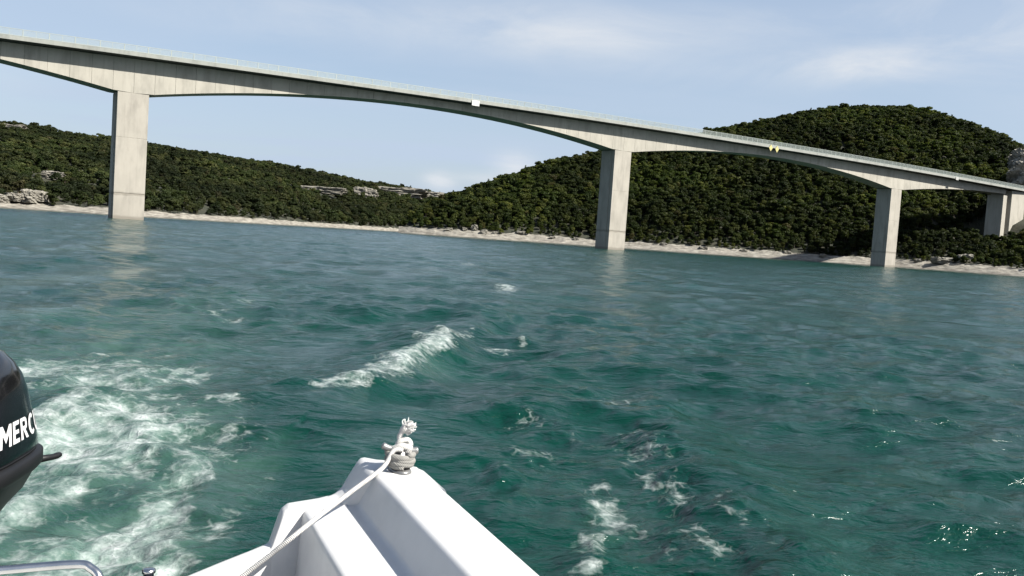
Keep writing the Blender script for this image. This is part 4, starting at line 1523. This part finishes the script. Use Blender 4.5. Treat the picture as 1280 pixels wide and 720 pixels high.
def mp_(x, y, z):
    return ax * x + ay * y + Vector((0, 0, z))


def mpart(name, bm, m, parent=None, smooth=True, **kw):
    return bm_obj(name, bm, m, parent or mroot, smooth=smooth, **kw)


# (z, half length, half width, centre x, exponent)
COWL = [(.842, .312, .203, .0, 3.0), (.852, .322, .210, .0, 3.0), (.885, .320, .209, .0, 2.9), (.93, .312, .204, -.004, 2.8), (1.0, .298, .195, -.010, 2.7), (1.07, .286, .186, -.016, 2.6), (1.13, .268, .172, -.024, 2.5), (1.18, .240, .152, -.034, 2.4), (1.22, .20, .123, -.046, 2.3), (1.245, .145, .088, -.058, 2.2), (1.258, .08, .048, -.068, 2.1), (1.262, .03, .018, -.072, 2.0)]


def sect(z):
    zs = [c[0] for c in COWL]
    return [float(np.interp(z, zs, [c[k] for c in COWL])) for k in (1, 2, 3, 4)]


def cpt(th, z, off=0.0):
    a_, b_, cx, n = sect(z)
    c_, s_ = math.cos(th), math.sin(th)
    x = cx + (a_ + off) * math.copysign(abs(c_) ** (2 / n), c_)
    y = (b_ + off) * math.copysign(abs(s_) ** (2 / n), s_)
    return mp_(x, y, z)


def body(name, levels, m, nseg=56, cap=True):
    bm = bmesh.new()
    rs_ = []
    for z, a_, b_, cx, n in levels:
        row = []
        for k in range(nseg):
            th = 2 * math.pi * k / nseg
            c_, s_ = math.cos(th), math.sin(th)
            row.append(bm.verts.new(mp_(cx + a_ * math.copysign(abs(c_) ** (2 / n), c_), b_ * math.copysign(abs(s_) ** (2 / n), s_), z)))
        rs_.append(row)
    for r0, r1 in zip(rs_, rs_[1:]):
        for k in range(nseg):
            bm.faces.new((r0[k], r0[(k + 1) % nseg], r1[(k + 1) % nseg], r1[k]))
    if cap:
        bm.faces.new(rs_[0][::-1])
        bm.faces.new(rs_[-1])
    return mpart(name, bm, m)


cowl = body('cowl', COWL, M_BLACK)
body('lower_cowl', [(.605, .17, .10, -.05, 2.4), (.62, .21, .125, -.04, 2.5), (.655, .25, .145, -.03, 2.6), (.70, .285, .180, -.015, 2.8), (.762, .315, .204, .0, 3.0), (.770, .33, .216, .0, 3.0), (.785, .343, .227, .0, 3.0), (.825, .343, .227, .0, 3.0), (.834, .33, .216, .0, 3.0), (.840, .30, .19, .0, 3.0)], M_BLACKM)
body('swivel_bracket', [(.40, .06, .13, -.10, 3.5), (.42, .075, .15, -.10, 3.5), (.60, .08, .165, -.10, 3.5), (.64, .07, .15, -.10, 3.5)], M_BLACKM, 28)
body('midsection', [(-.45, .13, .04, -.04, 2.2), (-.1, .14, .05, -.04, 2.2), (.2, .15, .065, -.05, 2.3), (.44, .16, .085, -.06, 2.4), (.50, .18, .128, -.06, 2.6), (.66, .19, .135, -.06, 2.6)], M_BLACKM, 32)
body('ventilation_plate', [(-.16, .26, .10, .03, 2.3), (-.145, .26, .10, .03, 2.3)], M_BLACKM, 32)
bm = bmesh.new()
for sy in (-.085, .085):
    add_box(bm, mp_(-.30, sy, .46), (.02, .02, .02))
bm.free()
for sy in (-.1, .1):
    bm = bmesh.new()
    v = add_box(bm, (0, 0, 0), (.26, .035, .46))
    bmesh.ops.bevel(bm, geom=list(bm.edges), offset=.01, segments=2, affect='EDGES')
    bmesh.ops.transform(bm, matrix=Matrix((( ax.x, ay.x, 0, 0), (ax.y, ay.y, 0, 0), (0, 0, 1, 0), (0, 0, 0, 1))), verts=list(bm.verts))
    bmesh.ops.translate(bm, vec=mp_(-.26, sy, .45), verts=list(bm.verts))
    mpart('clamp_bracket', bm, M_BLACKM, smooth=False)
body('cowl_seam', [(.838, .316, .206, .0, 3.0), (.846, .316, .206, .0, 3.0)], M_BLACKM)
# small latch lever sticking out at the rear of the lower cowl
bm = bmesh.new()
add_tube(bm, [mp_(.26, .14, .762), mp_(.33, .185, .760), mp_(.350, .195, .758), mp_(.37, .205, .759), mp_(.385, .211, .76)], [.016, .013, .012, .013, .010], 10)
mpart('latch_lever', bm, M_BLACKM)

# lettering wrapped on the cowl side: bold strokes laid out flat, sliced, then bent onto the cowl
def q4(x0_, y0_, x1_, y1_):
    return [(x0_, y0_), (x1_, y0_), (x1_, y1_), (x0_, y1_)]


def strip(o_, i_):
    return [[o_[k], o_[k + 1], i_[k + 1], i_[k]] for k in range(len(o_) - 1)]


def arc_(cx, cy, rx, ry, a0, a1, n=14):
    return [(cx + rx * math.cos(R(a0 + (a1 - a0) * k / n)), cy + ry * math.sin(R(a0 + (a1 - a0) * k / n))) for k in range(n + 1)]


GLYPH = {
    'M': (.92, [q4(0, 0, .21, 1), q4(.71, 0, .92, 1), [(.21, 1), (.21, .60), (.46, .20), (.46, .58)], [(.46, .58), (.46, .20), (.71, .60), (.71, 1)]]),
    'E': (.64, [q4(0, 0, .22, 1), q4(.22, 0, .64, .19), q4(.22, .41, .60, .59), q4(.22, .81, .64, 1)]),
    'R': (.76, [q4(0, 0, .22, 1), [(.22, .83), (.48, .83), (.5, 1), (.22, 1)], [(.22, .42), (.5, .42), (.48, .60), (.22, .60)], [(.28, .42), (.52, 0), (.76, 0), (.5, .42)]]
          + strip([(.5, 1), (.63, .96), (.71, .86), (.71, .60), (.63, .47), (.5, .42)], [(.48, .83), (.50, .82), (.51, .79), (.51, .64), (.50, .61), (.48, .60)])),
    'C': (.74, strip(arc_(.40, .5, .40, .51, 48, 312, 20), arc_(.42, .5, .19, .31, 48, 312, 20))),
    'U': (.74, [q4(0, .34, .22, 1), q4(.52, .34, .74, 1)] + strip(arc_(.37, .34, .37, .35, 180, 360), arc_(.37, .34, .15, .15, 180, 360))),
    'Y': (.74, [q4(.26, 0, .48, .42), [(0, 1), (.26, .42), (.37, .42), (.37, .66), (.24, 1)], [(.74, 1), (.50, 1), (.37, .66), (.37, .42), (.48, .42)]]),
}
bm = bmesh.new()
xc = 0.0
for ch in 'MERCURY':
    w_, polys = GLYPH[ch]
    for poly in polys:
        bm.faces.new([bm.verts.new((xc + x_, y_, 0)) for x_, y_ in poly])
    xc += w_ + .13
bmesh.ops.remove_doubles(bm, verts=list(bm.verts), dist=1e-4)
xs = [v.co.x for v in bm.verts]
x0, x1 = min(xs), max(xs)
ys = [v.co.y for v in bm.verts]
y0, y1 = min(ys), max(ys)
for k in range(1, 70):
    c = x0 + (x1 - x0) * k / 70
    bmesh.ops.bisect_plane(bm, geom=list(bm.verts) + list(bm.edges) + list(bm.faces), plane_co=(c, 0, 0), plane_no=(1, 0, 0))
for k in range(1, 8):
    c = y0 + (y1 - y0) * k / 8
    bmesh.ops.bisect_plane(bm, geom=list(bm.verts) + list(bm.edges) + list(bm.faces), plane_co=(0, c, 0), plane_no=(0, 1, 0))
LET_Z0, LET_H, LET_START, LET_LEN = .908, .080, -.160, .535
# arc-length table along the port side, from the bow end aft
ths = np.linspace(math.pi * .98, -math.pi * .35, 300)
pts_ = [cpt(th, .91) for th in ths]
arc = np.concatenate([[0], np.cumsum([(b_ - a_).length for a_, b_ in zip(pts_, pts_[1:])])])
arc0 = float(np.interp(0, [p.dot(ax) for p in pts_[:200]], arc[:200]))
for v in bm.verts:
    u = (v.co.x - x0) / (x1 - x0)
    w = (v.co.y - y0) / (y1 - y0)
    th = float(np.interp(arc0 + LET_START + u * LET_LEN + w * .012, arc, ths))
    v.co = cpt(th, LET_Z0 + w * LET_H, .0022)
mpart('lettering', bm, M_DECAL, cowl)
